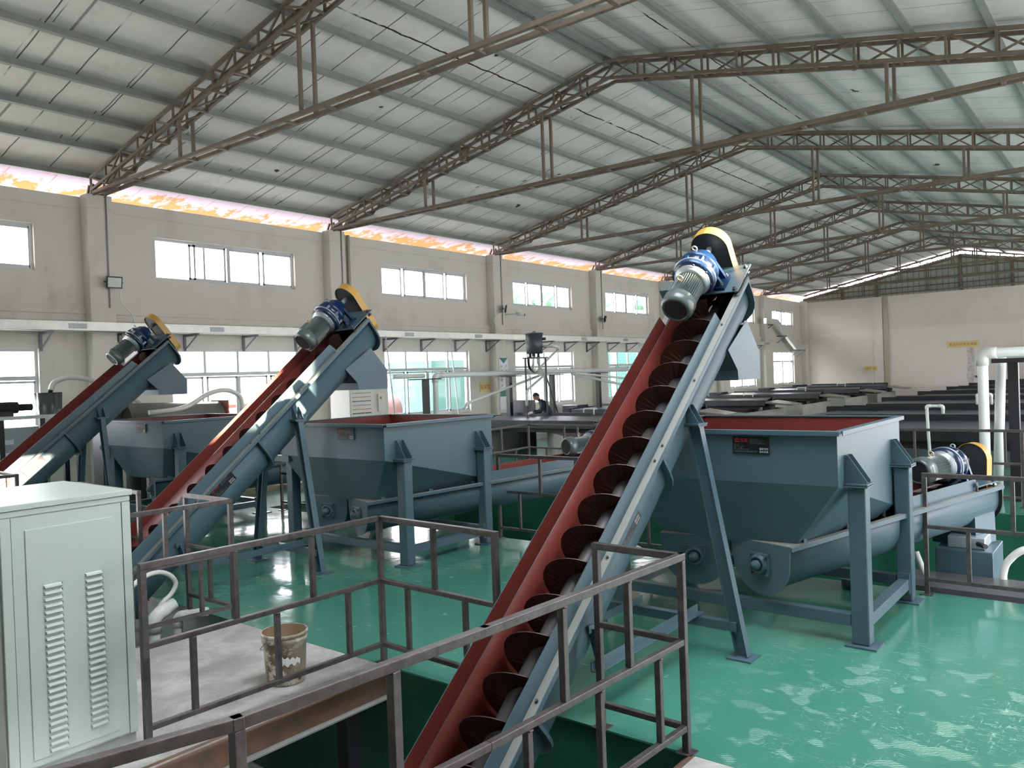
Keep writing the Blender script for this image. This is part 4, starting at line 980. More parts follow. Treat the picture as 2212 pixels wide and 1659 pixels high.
# stair landing the photographer stands on
t = thing('steel_stair', 'steel steps beside the foreground guardrail, behind the camera', 'stair', (0.4, -0.6, 0.0))
for i in range(3):
    q = MB(); q.mm((-0.7, -0.9 + 0.3 * i, 0.17 + 0.2 * i - 0.02), (0.7, -0.6 + 0.3 * i + 0.02, 0.17 + 0.2 * i)); q.build('tread', checker, t)
for s_ in (-1, 1): q = MB(); q.prism([(s_ * 0.72, -0.95, 0), (s_ * 0.72, -0.6, 0), (s_ * 0.72, 0.4, 0.55), (s_ * 0.72, 0.1, 0.62), (s_ * 0.72, -0.95, 0.1)], (0.02, 0, 0)); q.build('stringer', raw, t)

# ------------------------------------------------------------------ louvred steel cabinet
cx1, cya, cyb, cz = -5.08, 1.665, 2.42, 1.605
t = thing('control_cabinet', 'pale mint steel control cabinet with louvred door in the left foreground', 'cabinet', (-5.58, 2.04, 0.004))
S = lambda p: p - V((-5.58, 2.04, 0.004))
q = MB(S); q.mm((-6.06, cya + 0.012, 0.06), (cx1 - 0.012, cyb - 0.012, cz - 0.03)); q.build('body', cab_m, t, 0.004)
q = MB(S); q.mm((-6.09, cya - 0.005, cz - 0.035), (cx1 + 0.005, cyb + 0.005, cz)); q.build('roof_panel', cab_m, t, 0.004)
q = MB(S); q.mm((-6.04, cya + 0.02, 0.0), (cx1 - 0.02, cyb - 0.02, 0.06)); q.build('plinth', cab_dark, t)
q = MB(S); x = cx1 - 0.012
q.mm((x, cya + 0.010, 0.065), (x + 0.010, cya + 0.062, cz - 0.075)); q.mm((x, cyb - 0.062, 0.065), (x + 0.010, cyb - 0.010, cz - 0.075)); q.mm((x, cya + 0.010, cz - 0.070), (x + 0.010, cyb - 0.010, cz - 0.037))
q.build('frame_edge', cab_m, t, 0.002)
q = MB(S); q.mm((x - 0.001, cya + 0.066, 0.07), (x + 0.006, cyb - 0.066, cz - 0.076)); dr = q.build('side_panel', cab_m, t, 0.002)
q = MB(S); q.mm((x + 0.006, cya + 0.135, 0.11), (x + 0.0125, cyb - 0.125, cz - 0.155)); q.build('pressed_field', cab_m, dr, 0.003)
# two columns of pressed louvres
cy_ = (cya + cyb) / 2
for (yc, ztop, n_) in ((cy_ - 0.105, 1.095, 26), (cy_ + 0.130, 1.115, 25)):
    for i in range(n_):
        z = ztop - i * 0.0385
        q = MB(S); w, h, dp = 0.054, 0.019, 0.015; vs = []; nn_ = 8
        for sx, sc_ in ((-1, 0), (-0.86, 1), (0.86, 1), (1, 0)):
            vs += [(x + 0.0125, yc + sx * w, z + h), (x + 0.0125 + dp * 0.75 * sc_, yc + sx * w, z + h * 0.55 * sc_), (x + 0.0125 + dp * sc_, yc + sx * w, z)]
        q.add(vs, [(3 * i_ + j, 3 * i_ + j + 1, 3 * i_ + j + 4, 3 * i_ + j + 3) for i_ in range(3) for j in range(2)])
        q.mm((x + 0.0125, yc - w * 0.93, z - 0.005), (x + 0.0136, yc + w * 0.93, z + 0.001))
        for k_ in range(6): q.mi[-1 - k_] = 1
        q.build('louvre', [cab_m, darkmetal], dr, recalc=False)
q = MB(S); q.mm((-6.0, cya + 0.002, 0.08), (cx1 - 0.03, cya + 0.012, cz - 0.05)); d2 = q.build('door', cab_dark, t, 0.003)
q = MB(S); q.mm((cx1 - 0.085, cya - 0.006, 0.90), (cx1 - 0.060, cya + 0.002, 1.03)); q.build('door_handle', black, d2)

# ------------------------------------------------------------------ paint bucket
t = thing('paint_bucket', 'dirty cream plastic bucket splashed with brown and white on the chequered platform', 'bucket', (-5.14, 3.56, 0.004)); t.scale = (1.09, 1.09, 1.03)
q = MB(); q.lathe((0, 0, 0), (0, 0, 1), [(0, 0.0), (0, 0.125), (0.01, 0.132), (0.30, 0.146), (0.302, 0.154), (0.335, 0.156), (0.337, 0.150), (0.345, 0.150), (0.347, 0.159), (0.362, 0.160), (0.370, 0.157), (0.370, 0.150)], 40); q.build('body', bucket_m, t)
q = MB(); q.lathe((0, 0, 0), (0, 0, 1), [(0.370, 0.151), (0.36, 0.147), (0.02, 0.127), (0.018, 0.0)], 40); q.build('inner_wall', bucket_in, t, recalc=False)
q = MB(); q.tube([V((math.cos(a) * 0.162, math.sin(a) * 0.162, 0.322 - 0.10 * math.sin((a - 2.2) / 2.6 * PI))) for a in [2.2 + 2.6 * i / 20 for i in range(21)]], 0.0025, 6); q.build('wire_handle', bolt_m, t)
q = MB(); n_ = 10; vs = []
for i in range(n_ + 1):
    a = -0.75 + 0.85 * i / n_; r_ = 0.1455
    vs += [(math.cos(a) * r_, math.sin(a) * r_, 0.155 + 0.012 * math.sin(i * 1.7)), (math.cos(a) * (r_ + 0.004), math.sin(a) * (r_ + 0.004), 0.215 - 0.010 * i / 5 + 0.01 * math.cos(i * 2.3))]
q.add(vs, [(2 * i, 2 * i + 2, 2 * i + 3, 2 * i + 1) for i in range(n_)]); q.build('torn_label', paper, t, solid=0.001)

# ------------------------------------------------------------------ unseen hall added outside on the right to block the low sun
t = thing('sun_block_hall', 'added unseen pale hall across the yard, blocking low sun from the right wall', 'building', (24, 20, -0.32))
q = MB(); q.mm((-3, -60, 0), (6, 60, 9.55)); q.build('wall', mat('sun_block_wall', (0.55, 0.55, 0.53), 0.9), t)
q = MB(); q.mm((-3, -60, 9.552), (-2.75, -9.2, 11.0)); q.build('sun_screen', alu, t)  # added screens; the gap between them shapes the sun patch on the middle conveyor
q = MB(); q.mm((-3, -8.05, 9.552), (-2.75, 60, 11.0)); q.build('sun_screen', alu, t)

# ------------------------------------------------------------------ cable tray on brackets along the left wall
t = thing('cable_tray', 'galvanised cable tray along the left wall between the two rows of windows', 'cable tray', (XL + 0.4, 22, 3.42))
S = lambda p: p - V(t.location)
y = -5.0; nb = 0
while y < 42.5:
    q = MB(S); y2 = min(y + 2.95, 42.6)
    if abs((y + y2) / 2 - 20.3) < 1.0 and False: pass
    q.mm((XL + 0.30, y, 3.42), (XL + 0.62, y2, 3.425)); q.mm((XL + 0.615, y, 3.42), (XL + 0.62, y2, 3.60)); q.mm((XL + 0.30, y, 3.42), (XL + 0.305, y2, 3.60)); q.mm((XL + 0.30, y, 3.598), (XL + 0.62, y2, 3.602))
    sec = q.build('tray_section', galv, t)
    q = MB(S); q.mm((XL + 0.62, y2 - 0.17, 3.46), (XL + 0.626, y2 + 0.17, 3.56))
    for dz in (3.475,):
        for dy in (-0.13, -0.07, 0.07, 0.13): q.cyl((XL + 0.626, y2 + dy, dz), (XL + 0.634, y2 + dy, dz), 0.012, 6, smooth=False)
    q.build('joint_strip', mat('tray_joint', (0.3, 0.33, 0.34), 0.4, metal=0.4), sec)
    y = y2 + 0.004
y = -4.0
while y < 42:
    q = MB(S); q.mm((XL + 0.05, y - 0.025, 3.37), (XL + 0.60, y + 0.025, 3.42)); q.mm((XL + 0.0, y - 0.025, 3.05), (XL + 0.05, y + 0.025, 3.42)); q.bar((XL + 0.04, y, 3.08), (XL + 0.55, y, 3.38), 0.035, 0.012, (0, 1, 0)); q.build('bracket', mat('bracket_grey', (0.16, 0.17, 0.19), 0.5), t); y += 1.48
t = thing('cable_tray', 'short sloping cable tray in the far left corner, dropping from high to low', 'cable tray', (XL + 0.4, 45, 3.2))
S2 = lambda p: p - V(t.location)
for a, b in (((XL + 0.46, 42.7, 4.75), (XL + 0.46, 44.4, 4.75)), ((XL + 0.46, 44.4, 4.75), (XL + 0.46, 47.4, 3.35)), ((XL + 0.46, 47.4, 3.35), (XL + 0.46, 49.4, 3.35))):
    q = MB(S2); q.bar(a, b, 0.30, 0.16, (1, 0, 0)); q.build('tray_section', galv, t)
for y_, z_ in ((43.5, 4.6), (45.6, 4.0), (47.8, 3.2), (48.7, 3.2)):
    q = MB(S2); q.mm((XL, y_ - 0.03, z_ - 0.05), (XL + 0.6, y_ + 0.03, z_)); q.bar((XL + 0.02, y_, z_ - 0.4), (XL + 0.58, y_, z_ - 0.04), 0.04, 0.015, (0, 1, 0)); q.build('bracket', mat('bracket_grey', (0.16, 0.17, 0.19), 0.5), t)

# conduits on the columns
def conduit(pts, r, m_, label, name='conduit', cat='pipe'):
    o = V(pts[0]); q = MB(lambda p: p - o); q.tube(pts, r, 10); ob = q.build(name, m_); ob.location = o; return tag(ob, label, cat)
for i, y in enumerate(TY[1:6]):
    conduit([(XL + 0.32, y + 0.12, 3.92), (XL + 0.32, y + 0.12, WT + 0.02)], 0.014, mat('conduit_grey', (0.30, 0.30, 0.28), 0.5), 'thin conduit up the upper half of the wall column, %s one from the left' % WORDS[i + 1])
conduit([(XL + 0.06, 13.92, 0.0), (XL + 0.06, 13.92, WT)], 0.05, beige_col, 'old beige downpipe beside the column behind the middle conveyor', 'downpipe')
conduit([(XL + 0.08, 14.04, 0.0), (XL + 0.08, 14.04, WT)], 0.05, beige_col, 'second old beige downpipe, right of the other by the column', 'downpipe')
q = MB(); q.mm((0, -0.16, 0), (0.05, 0.16, 0.90)); 
t = thing('duct_section', 'galvanised duct dropping from the tray beside the leftmost full column', 'duct', (XL + 0.34, 7.95, 2.55))
q = MB(); q.mm((0, -0.16, 0), (0.08, 0.16, 0.88)); q.build('duct_panel', galv, t)

# floodlights
def floodlight(y, z, label, facing=(1, -0.35, -0.25), sc_=1.0, x=XL + 0.34):
    t = thing('floodlight', label, 'light', (x, y, z), 0, 'floodlights on the wall columns'); R = orient(facing)
    Tt = lambda p: R @ (V(p) * sc_) + V((0.16, 0, 0))
    q = MB(Tt); q.box((0, 0, 0), (0.30, 0.24, 0.05)); q.build('housing', black, t, 0.006)
    q = MB(Tt); q.box((0, 0, 0.027), (0.25, 0.19, 0.006)); q.build('lens', mat('lamp_lens', (0.55, 0.60, 0.55), 0.15), t)
    q = MB(Tt); q.bar((-0.16, 0, 0.0), (-0.16, 0, -0.10), 0.03, 0.01); q.bar((0.16, 0, 0), (0.16, 0, -0.10), 0.03, 0.01); q.bar((-0.165, 0, -0.10), (0.165, 0, -0.10), 0.03, 0.01); q.build('bracket', black, t)
    return t
floodlight(7.60, 4.42, 'square black floodlight on the column left of the sliding window', (1, -0.15, -0.2))
floodlight(20.15, 4.42, 'square black floodlight with a camera beside it, above the overhead tank', (1, 0.9, -0.25))
floodlight(26.2, 4.30, 'small square black floodlight on the column left of the window with the roof view', (1, 0.9, -0.25))
floodlight(13.72, 4.55, 'black floodlight half hidden behind the yellow guard of the middle conveyor', (1, 0.9, -0.25))
for (y, z0_, z1_, lb) in ((7.75, 4.25, 3.62, 'white cable hanging from the floodlight on the leftmost full column'), (19.65, 4.3, 3.62, 'white cable hanging from the floodlight above the overhead tank')):
    conduit(smooth_path([(XL + 0.42, y - (0.0 if y < 10 else -.3), z0_), (XL + 0.36, y + 0.05, (z0_ + z1_) / 2 + 0.1), (XL + 0.36, y + 0.22, (z0_ + z1_) / 2 - 0.1), (XL + 0.38, y + 0.30, z1_)]), 0.012, white_pvc, lb, 'cable', 'cable')
t = thing('security_camera', 'small white security camera beside the floodlight above the overhead tank', 'camera', (XL + 0.34, 20.75, 4.30))
q = MB(); q.cyl((0.10, 0, 0), (0.32, 0.18, -0.04), 0.05, 14); q.build('body', white_pvc, t); q = MB(); q.cyl((0.32, 0.18, -0.04), (0.34, 0.195, -0.042), 0.042, 14); q.build('lens', black, t); q = MB(); q.cyl((-0.34, -0.02, 0), (0.12, 0.02, 0), 0.02, 8); q.build('arm', white_pvc, t)
t = thing('security_camera', 'white security camera high in the far left corner', 'camera', (-16.35, YF - 0.10, 3.75))
q = MB(); q.cyl((0, 0, 0), (0.1, -0.30, -0.04), 0.08, 14); q.build('body', white_pvc, t)

# wall signs
def sign(name, x, y, z, w, h, axis, m_bg, lines, label, size, col, cat='sign'):
    """axis 'x': hangs on the left wall facing +x; 'y': on the far wall facing -y"""
    t = thing(name, label, cat, (x, y, z)); q = MB()
    X, Yv, O = ((0, 1, 0), (0, 0, 1), (1, 0, 0)) if axis == 'x' else ((1, 0, 0), (0, 0, 1), (0, -1, 0))
    X, Yv, O = V(X), V(Yv), V(O); q.prism([-X * w / 2 - Yv * h / 2, X * w / 2 - Yv * h / 2, X * w / 2 + Yv * h / 2, -X * w / 2 + Yv * h / 2], O * 0.012); q.build('board', m_bg, t)
    for (tx, px_, py_) in lines: text_part(tx, size, X * px_ + Yv * py_ + O * 0.015, X, Yv, col, t, 'lettering', 'CENTER')
    return t
sign('wall_sign', XL + 0.01, 19.55, 1.92, 0.52, 0.34, 'x', sign_y, [('摇床区', 0, -0.07)], 'small yellow sign with red writing on the left wall near the worker', 0.17, sign_red)
sign('wall_sign', -12.9, YF - 0.07, 1.92, 0.75, 0.30, 'y', sign_y, [('精矿池', 0, -0.07)], 'small yellow sign beside the beige downpipe on the far wall', 0.19, sign_red)
sign('wall_sign', -8.05, YF - 0.06, 3.12, 1.55, 0.34, 'y', sign_y, [('重选车间安全通道', 0, -0.07)], 'wide yellow sign with red writing high on the far wall', 0.17, sign_red)
t = thing('banner', 'tall white banner with a teal triangle and two columns of red characters on a column', 'sign', (XL + 0.31, 20.16, 1.9))
q = MB(); q.mm((0, -0.23, -0.75), (0.012, 0.23, 0.95)); q.build('board', paper, t)
q = MB(); q.prism([(0.013, -0.22, 0.94), (0.013, 0.22, 0.94), (0.013, 0.0, 0.76)], (0.004, 0, 0)); q.build('triangle', teal, t)
q = MB(); q.mm((0.013, -0.22, -0.32), (0.017, 0.22, -0.12)); q.build('band', teal, t)
for yy, tx in ((-0.12, '严格管理严守'), (0.12, '严谨思考严密')):
    for i, ch in enumerate(tx): text_part(ch, 0.12, (0.018, yy, 0.60 - i * 0.145 - (0.05 if i > 3 else 0)), (0, 1, 0), (0, 0, 1), sign_red, t, 'lettering', 'CENTER')
t = thing('wall_patch', 'strip of peeled grey plaster down the far wall', 'plaster', (-10.0 + 2.3, YF - 0.008, 1.6))
q = MB(); pr = []; random.seed(3)
for i in range(15): pr.append((-0.17 + random.uniform(-.03, .03), -1.3 + 2.6 * i / 14))
for i in range(15): pr.append((0.17 + random.uniform(-.03, .03), 1.3 - 2.6 * i / 14))
q.prism([(x, 0.0, z) for x, z in pr], (0, -0.004, 0)); q.build('peeled_strip', mat('peeled_plaster', (0.42, 0.40, 0.38), 0.9, noise=((0.74, 0.69, 0.65), 0.25), nscale=6), t)
q = MB(); q.cyl((0.25, -0.01, -0.3), (0.25, -0.06, -0.3), 0.06, 8); q.build('stub', darkmetal, t)

# ------------------------------------------------------------------ shaking tables
def make_table():
    """origin: floor under the near right corner; table extends to -x (4.5 m) and +y (1.9 m)"""
    t = thing('shaking_table', '', 'shaking table', (0, 0, 0), 0, 'black shaking tables standing left of the aisle')
    L_, Wd = 4.5, 1.85; z = 1.02
    q = MB(); q.add([(-L_, 0.1, z), (0, 0.1, z), (-0.45, Wd, z + 0.04), (-L_, Wd, z + 0.04)], [(0, 1, 2, 3)]); q.build('table_deck', deck_m, t, solid=0.03, recalc=False)
    q = MB(); q.mm((-L_, 0.02, z - 0.20), (-0.02, 0.06, z + 0.01)); q.build('front_launder', mat('launder_grey', (0.03, 0.034, 0.042), 0.5, noise=((0.055, 0.06, 0.068), 0.4), nscale=4), t, 0.006)
    q = MB(); q.mm((-L_ - .05, Wd, z - 0.12), (-0.40, Wd + 0.10, z + 0.11)); q.build('feed_box', blackframe, t)
    q = MB(); q.mm((-L_ - 0.06, 0.0, z - 0.12), (-L_, Wd, z + 0.05)); q.build('end_board', blackframe, t)
    q = MB(); q.mm((-L_ - 0.75, 0.6, 0.35), (-L_ - 0.1, 1.3, z + 0.12)); q.build('head_motion', blackframe, t, 0.02)
    q = MB(); q.bar((-L_, 0.28, z - 0.22), (-0.3, 0.28, z - 0.22), 0.12, 0.20); q.build('frame_beam', blackframe, t)
    q = MB(); q.bar((-L_, 1.6, z - 0.22), (-0.5, 1.6, z - 0.22), 0.12, 0.20); q.build('frame_beam', blackframe, t)
    for x in (-L_ + 0.5,):
        q = MB(); q.mm((x - 0.2, 0.15, 0.0), (x + 0.2, 1.7, z - 0.38)); q.build('footing', concrete, t)
    q = MB(); q.prism([(0.02, 0.0, z - 0.05), (0.95, 0.25, z - 0.16), (0.95, 1.2, z - 0.16), (0.0, 1.3, z - 0.03)], (0, 0, -0.06)); q.build('concentrate_apron', mat('apron_steel', (0.30, 0.29, 0.26), 0.35, metal=0.3, noise=((0.14, 0.13, 0.12), 0.4), nscale=3), t)
    q = MB(); q.tube(elbowed([(-1.6, Wd + 0.12, z + 0.02), (-1.6, Wd + 0.12, z + 0.22), (-1.15, Wd + 0.12, z + 0.22), (-1.15, Wd - 0.05, z + 0.22), (-1.15, Wd - 0.05, z + 0.06)], 0.04), 0.022, 8); q.build('water_pipe', white_pvc, t)
    q = MB(); q.mm((-0.20, 0.3, z - 0.42), (0.06, 0.9, z - 0.04)); q.build('end_bracket', blackframe, t)
    return t
def make_tank():
    t = thing('concrete_tank', '', 'tank', (0, 0, 0), 0, 'open concrete collecting tanks along the aisle')
    w, d, h, th = 2.25, 3.6, 0.68, 0.09
    q = MB()
    # U-shaped open box
    o = [(-w, 0), (0, 0), (0, d), (-w, d)]; i_ = [(-w + th, th), (-th, th), (-th, d - th), (-w + th, d - th)]
    vs = [(x, y, 0) for x, y in o] + [(x, y, h) for x, y in o] + [(x, y, h) for x, y in i_] + [(x, y, 0.08) for x, y in i_]
    q.add(vs, [(i, (i + 1) % 4, 4 + (i + 1) % 4, 4 + i) for i in range(4)] + [(4 + i, 4 + (i + 1) % 4, 8 + (i + 1) % 4, 8 + i) for i in range(4)] + [(8 + i, 8 + (i + 1) % 4, 12 + (i + 1) % 4, 12 + i) for i in range(4)] + [(12, 13, 14, 15)])
    q.v = [V((p.x, p.y - (p.x + w) * 0.95, p.z)) for p in q.v]
    q.build('basin', concrete, t, 0.006)
    for k_ in range(4):
        x = -w + 0.55 + k_ * 0.2
        q = MB(); q.mm((x, d - 0.9 - (x + w) * 0.95, 0.32), (x + 0.03, d - 0.25 - (x + w) * 0.95, 0.88)); q.build('divider', mat('divider_board', (0.36, 0.34, 0.30), 0.7), t)
    return t
TBL_L = [16.9, 22.4, 28.3, 34.4, 40.4, 45.6]
tb = make_table(); tb.location = (-10.95, TBL_L[0], 0); tb['label'] = 'nearest shaking table on the left, the one the worker bends over'
LBL = ['second shaking table left of the aisle, behind the worker', 'third shaking table left of the aisle, mostly behind the big conveyor chute', 'fourth shaking table left of the aisle', 'fifth shaking table left of the aisle', 'farthest shaking table left of the aisle, near the far wall']
tabs = [tb]
for y, lb in zip(TBL_L[1:], LBL): tabs.append(dup(tb, (-10.95, y, 0), lb))
tk = make_tank(); tk.location = (-10.75, 17.7, 0); tk['label'] = 'nearest concrete tank, beyond the far pit beside the nearest shaking table'
TLB = ['concrete tank just left of the nearest hopper rim, half hidden', 'third concrete tank along the aisle, behind the hopper rim', 'fourth concrete tank along the aisle', 'fifth concrete tank along the aisle', 'farthest concrete tank, warmly lit, close to the far wall']
for y, lb in zip((23.0, 28.3, 33.9, 39.6, 45.0), TLB): dup(tk, (-10.75, y, 0), lb)
# right hand row: same machines, mirrored towards the right wall
def make_table_r():
    t = thing('shaking_table', '', 'shaking table', (0, 0, 0), 0, 'black shaking tables standing right of the aisle')
    L_, Wd = 5.2, 1.9; z = 1.0
    q = MB(); q.add([(0, 0.1, z), (L_, 0.1, z), (L_, Wd, z + 0.03), (0.35, Wd, z + 0.03)], [(0, 1, 2, 3)]); q.build('table_deck', deck_m, t, solid=0.03, recalc=False)
    q = MB(); q.mm((0.02, 0.02, z - 0.22), (L_, 0.07, z + 0.01)); q.build('front_launder', blackframe, t)
    q = MB(); q.mm((0.0, Wd, z - 0.10), (L_, Wd + 0.10, z + 0.13)); q.build('feed_box', blackframe, t)
    q = MB(); q.mm((0.45, Wd + 0.02, z + 0.13), (L_ - 0.5, Wd + 0.06, z + 0.155)); q.build('wash_pipe', blackframe, t)
    for y in (0.3, 1.6): q = MB(); q.bar((0.2, y, z - 0.26), (L_, y, z - 0.26), 0.14, 0.24); q.build('frame_beam', blackframe, t)
    q = MB(); q.mm((0.1, 0.10, 0.34), (L_, 0.17, 0.62)); q.build('lower_launder', mat('lower_launder', (0.05, 0.07, 0.075), 0.4), t)
    for x in (0.9, L_ - 0.6): q = MB(); q.mm((x - 0.2, 0.3, 0), (x + 0.2, 1.7, z - 0.38)); q.build('footing', blackframe, t)
    return t
TBL_R = [19.9, 25.5, 30.6, 36.0, 41.4, 46.4]
tr_ = make_table_r(); tr_.location = (-6.75, TBL_R[0], 0); tr_['label'] = 'nearest shaking table right of the aisle, behind the hopper rim and the white pipes'
for y, lb in zip(TBL_R[1:], ['second shaking table right of the aisle', 'third shaking table right of the aisle', 'fourth shaking table right of the aisle', 'fifth shaking table right of the aisle', 'farthest shaking table right of the aisle']): dup(tr_, (-6.75, y, 0), lb)
dup(tr_, (-6.0, 16.0, 0), 'shaking table closest to the far pit, right side, behind the steel rail')

# ------------------------------------------------------------------ white pipe work
def pipe(pts, r, m_, label, name='water_pipe', fit=None, rr=None, n=12):
    o = V(pts[0]); t = thing(name, label, 'pipe', o); S_ = lambda p: p - o
    q = MB(S_); q.tube(elbowed(pts, rr or r * 1.6), r, n); q.build('pipe_run', m_, t)
    for i in range(1, len(pts) - 1):
        a, b = (V(pts[i - 1]) - V(pts[i])).normalized(), (V(pts[i + 1]) - V(pts[i])).normalized()
        q = MB(S_); q.tube(elbowed([V(pts[i]) + a * r * 2.6, V(pts[i]), V(pts[i]) + b * r * 2.6], rr or r * 1.6), r * 1.16, n); q.build('elbow', fit or m_, t)
    return t
# big header on the right, standing in front of the right hand tables
pipe([(-1.99, 14.0, 0.0), (-1.99, 14.0, 2.33), (2.4, 14.0, 2.36)], 0.074, white_pvc, 'thick white pipe rising at the right and turning to run along the top', fit=mat('grey_elbow', (0.55, 0.58, 0.54), 0.35))
pipe([(-1.97, 15.0, 0.0), (-1.87, 15.0, 2.28)], 0.074, white_pvc, 'thick white upright pipe, right one of the pair at the right picture edge')
t = thing('steel_column', 'dark steel post right of the thick white pipes', 'post', (-1.66, 14.6, 0)); q = MB(); q.mm((-0.07, -0.07, 0), (0.07, 0.07, 2.17)); q.build('shaft', blackframe, t); q = MB(); q.mm((-0.28, -0.12, 2.17), (2.6, 0.12, 2.24)); q.build('head_plate', blackframe, t)
pipe([(-3.07, 15.7, 0.0), (-3.12, 15.7, 1.44), (-2.86, 15.7, 1.44), (-2.86, 15.7, 1.30)], 0.027, white_pvc, 'thin white water pipe arching up before the nearest right hand table')
pipe([(-3.25, 21.9, 1.13), (-3.25, 21.9, 1.40), (-2.95, 21.9, 1.40), (-2.95, 21.9, 1.13)], 0.03, white_pvc, 'small white pipe arch left of the thick white pipes')
pipe([(-2.2, 30.3, 1.06), (-2.2, 30.3, 1.3), (-1.5, 30.3, 1.3), (-1.5, 30.3, 1.06)], 0.03, white_pvc, 'small white pipe arch just right of the thick white pipes')
t = thing('valve_pipe', 'low white pipe with a red valve behind the nearest hopper', 'pipe', (-2.95, 13.2, 0.42)); q = MB(); q.tube(elbowed([(-0.05, 0, -1.9), (-0.05, 0, 0), (1.2, 0, 0)], 0.06), 0.035, 12); q.build('pipe_run', white_pvc, t); q = MB(); q.lathe((0.42, 0, 0.05), (0, 0, 1), [(0, 0.0), (0, 0.045), (0.05, 0.045), (0.05, 0)], 10); q.build('valve', plate_red, t)
# header near the left wall carried on black posts
t = pipe([(-14.95, 15.36, 0.0), (-14.95, 15.36, 2.33), (-15.0, 25.5, 2.33)], 0.075, white_pvc, 'long white header pipe on black posts in front of the left wall windows', rr=0.16)
pipe([(-15.05, 13.9, 2.33), (-15.05, 15.05, 2.33)], 0.06, white_pvc, 'short white pipe stub at the left end of the long header')
for y, lb in ((15.03, 'black post holding the left end of the white header pipe'), (18.55, 'black post of the white header pipe, left of the worker'), (20.75, 'black post of the white header pipe, right behind the worker'), (23.5, 'black post of the white header pipe, next to the big conveyor')):
    t = thing('steel_column', lb, 'post', (-15.0 + 0.02, y, 0)); q = MB(); q.mm((-0.07, -0.07, 0), (0.07, 0.07, 2.22)); q.build('shaft', blackframe, t); q = MB(); q.mm((-0.12, -0.5, 2.22), (0.12, 0.5, 2.25)); q.build('head_plate', blackframe, t)
pipe([(-15.0, 20.3, 2.26), (-14.3, 15.9, 1.55), (-14.3, 15.75, 1.40)], 0.040, white_pvc, 'long white branch pipe sloping down to the left from the header')
pipe([(-14.7, 20.0, 2.24), (-14.1, 18.25, 1.80), (-14.1, 18.25, 1.36)], 0.038, white_pvc, 'short white branch pipe dropping to the nearest left table')
pipe([(-14.8, 21.6, 2.24), (-13.6, 23.6, 1.72), (-13.6, 23.6, 1.36)], 0.040, white_pvc, 'white branch pipe sloping right from the header behind the worker')
pipe([(-14.8, 21.9, 2.26), (-14.4, 25.8, 1.9)], 0.035, white_pvc, 'thin white branch pipe running right below the header')
for (y, lb) in ((14.75, 'thin white hanger rod in front of the second window, left one'), (17.3, 'thin white hanger rod in front of the second window, right one'), (20.95, 'thin white rod beside the banner'), (26.0, 'thin white rod in front of the fourth window'), (28.4, 'thin white rod by the fourth window, right one')):
    conduit([(-16.15, y, 3.44), (-16.12, y + 0.35, 0.0)], 0.018, white_pvc, lb, 'hanger_rod', 'rod')
# overhead distribution drum
t = thing('distribution_drum', 'grey lidded drum hanging above the header pipe, hoses below it', 'tank', (-13.9, 18.45, 2.86))
q = MB(); q.cyl((0, 0, 0), (0, 0, 0.56), 0.235, 28, 0.25); q.build('drum_body', mat('drum_grey', (0.075, 0.09, 0.10), 0.45, metal=0.2), t)
q = MB(); q.cyl((0, 0, 0.56), (0, 0, 0.60), 0.265, 28); q.build('lid', mat('drum_grey', (0.1, 0.1, 0.1)), t); q = MB(); q.tube(elbowed([(-0.05, 0, 0.6), (-0.05, 0, 0.64), (0.05, 0, 0.64), (0.05, 0, 0.6)], 0.02), 0.01, 6); q.build('lid_handle', black, t)
for a in range(5):
    an = a * 1.3; q = MB(); q.cyl((math.cos(an) * 0.13, math.sin(an) * 0.13, -0.10), (math.cos(an) * 0.13, math.sin(an) * 0.13, 0.0), 0.035, 10); q.build('outlet_stub', darkmetal, t)
q = MB(); q.cyl((0.22, 0.10, 0.42), (0.30, 0.16, 0.42), 0.04, 10); q.build('side_stub', black, t)
for i, (dx, dy, ex, ey, m_, lb) in enumerate(((-0.14, -0.12, -0.6, 0.55, black, 'black hose hanging under the overhead drum'), (0.05, -0.14, -0.7, 0.75, hose_m, 'milky hose under the overhead drum, left one'), (0.12, 0.04, -0.7, 1.0, hose_m, 'milky hose under the overhead drum, middle one'), (0.0, 0.15, -0.8, 1.3, hose_m, 'milky hose under the overhead drum, right one'))):
    o = V((-13.9, 18.45, 2.78)); conduit([o + p for p in smooth_path([V((dx, dy, 0)), V((dx - .02, dy + 0.02, -0.18)), V((dx * .5 + ex * .3, dy + ey * 0.35, -0.34)), V((ex * 0.8, ey, -0.44)), V((ex, ey + 0.3, -0.44))])], 0.035, m_, lb, 'hose', 'hose')
pipe([(-13.68, 18.55, 3.06), (-13.4, 18.75, 3.06), (-13.4, 18.95, 3.0), (-14.9, 19.9, 2.42)], 0.035, hose_m, 'milky hose looping from the side of the overhead drum to the header', 'hose', rr=0.1)
t = thing('drum_stand', 'thin black braced stand under the overhead drum', 'stand', (-13.9, 18.45, 0))
for dx, dy in ((-0.2, -0.2), (0.2, 0.25)): q = MB(); q.bar((dx, dy, 0), (dx, dy, 2.76), 0.04, 0.04); q.build('leg', black, t)
q = MB(); q.bar((0.2, 0.25, 2.2), (0.35, 1.1, 0.0), 0.03, 0.03); q.build('brace', black, t); q = MB(); q.mm((-0.26, -0.26, 2.72), (0.26, 0.3, 2.755)); q.build('shelf', black, t)
# low sand boxes in front of the worker and behind
t = thing('splash_board', 'dark steel splash board standing left of the worker behind the nearest table', 'board', (-14.1, 18.95, 0)); q = MB(); q.mm((-1.2, 0.0, 0.0), (-0.25, 0.04, 1.5)); q.build('sheet', blackframe, t)
t = thing('splash_board', 'dark steel splash board beyond the worker, by the big conveyor', 'board', (-13.6, 24.6, 0)); q = MB(); q.mm((-0.6, 0.0, 0.0), (0.75, 0.04, 1.52)); q.build('sheet', blackframe, t)

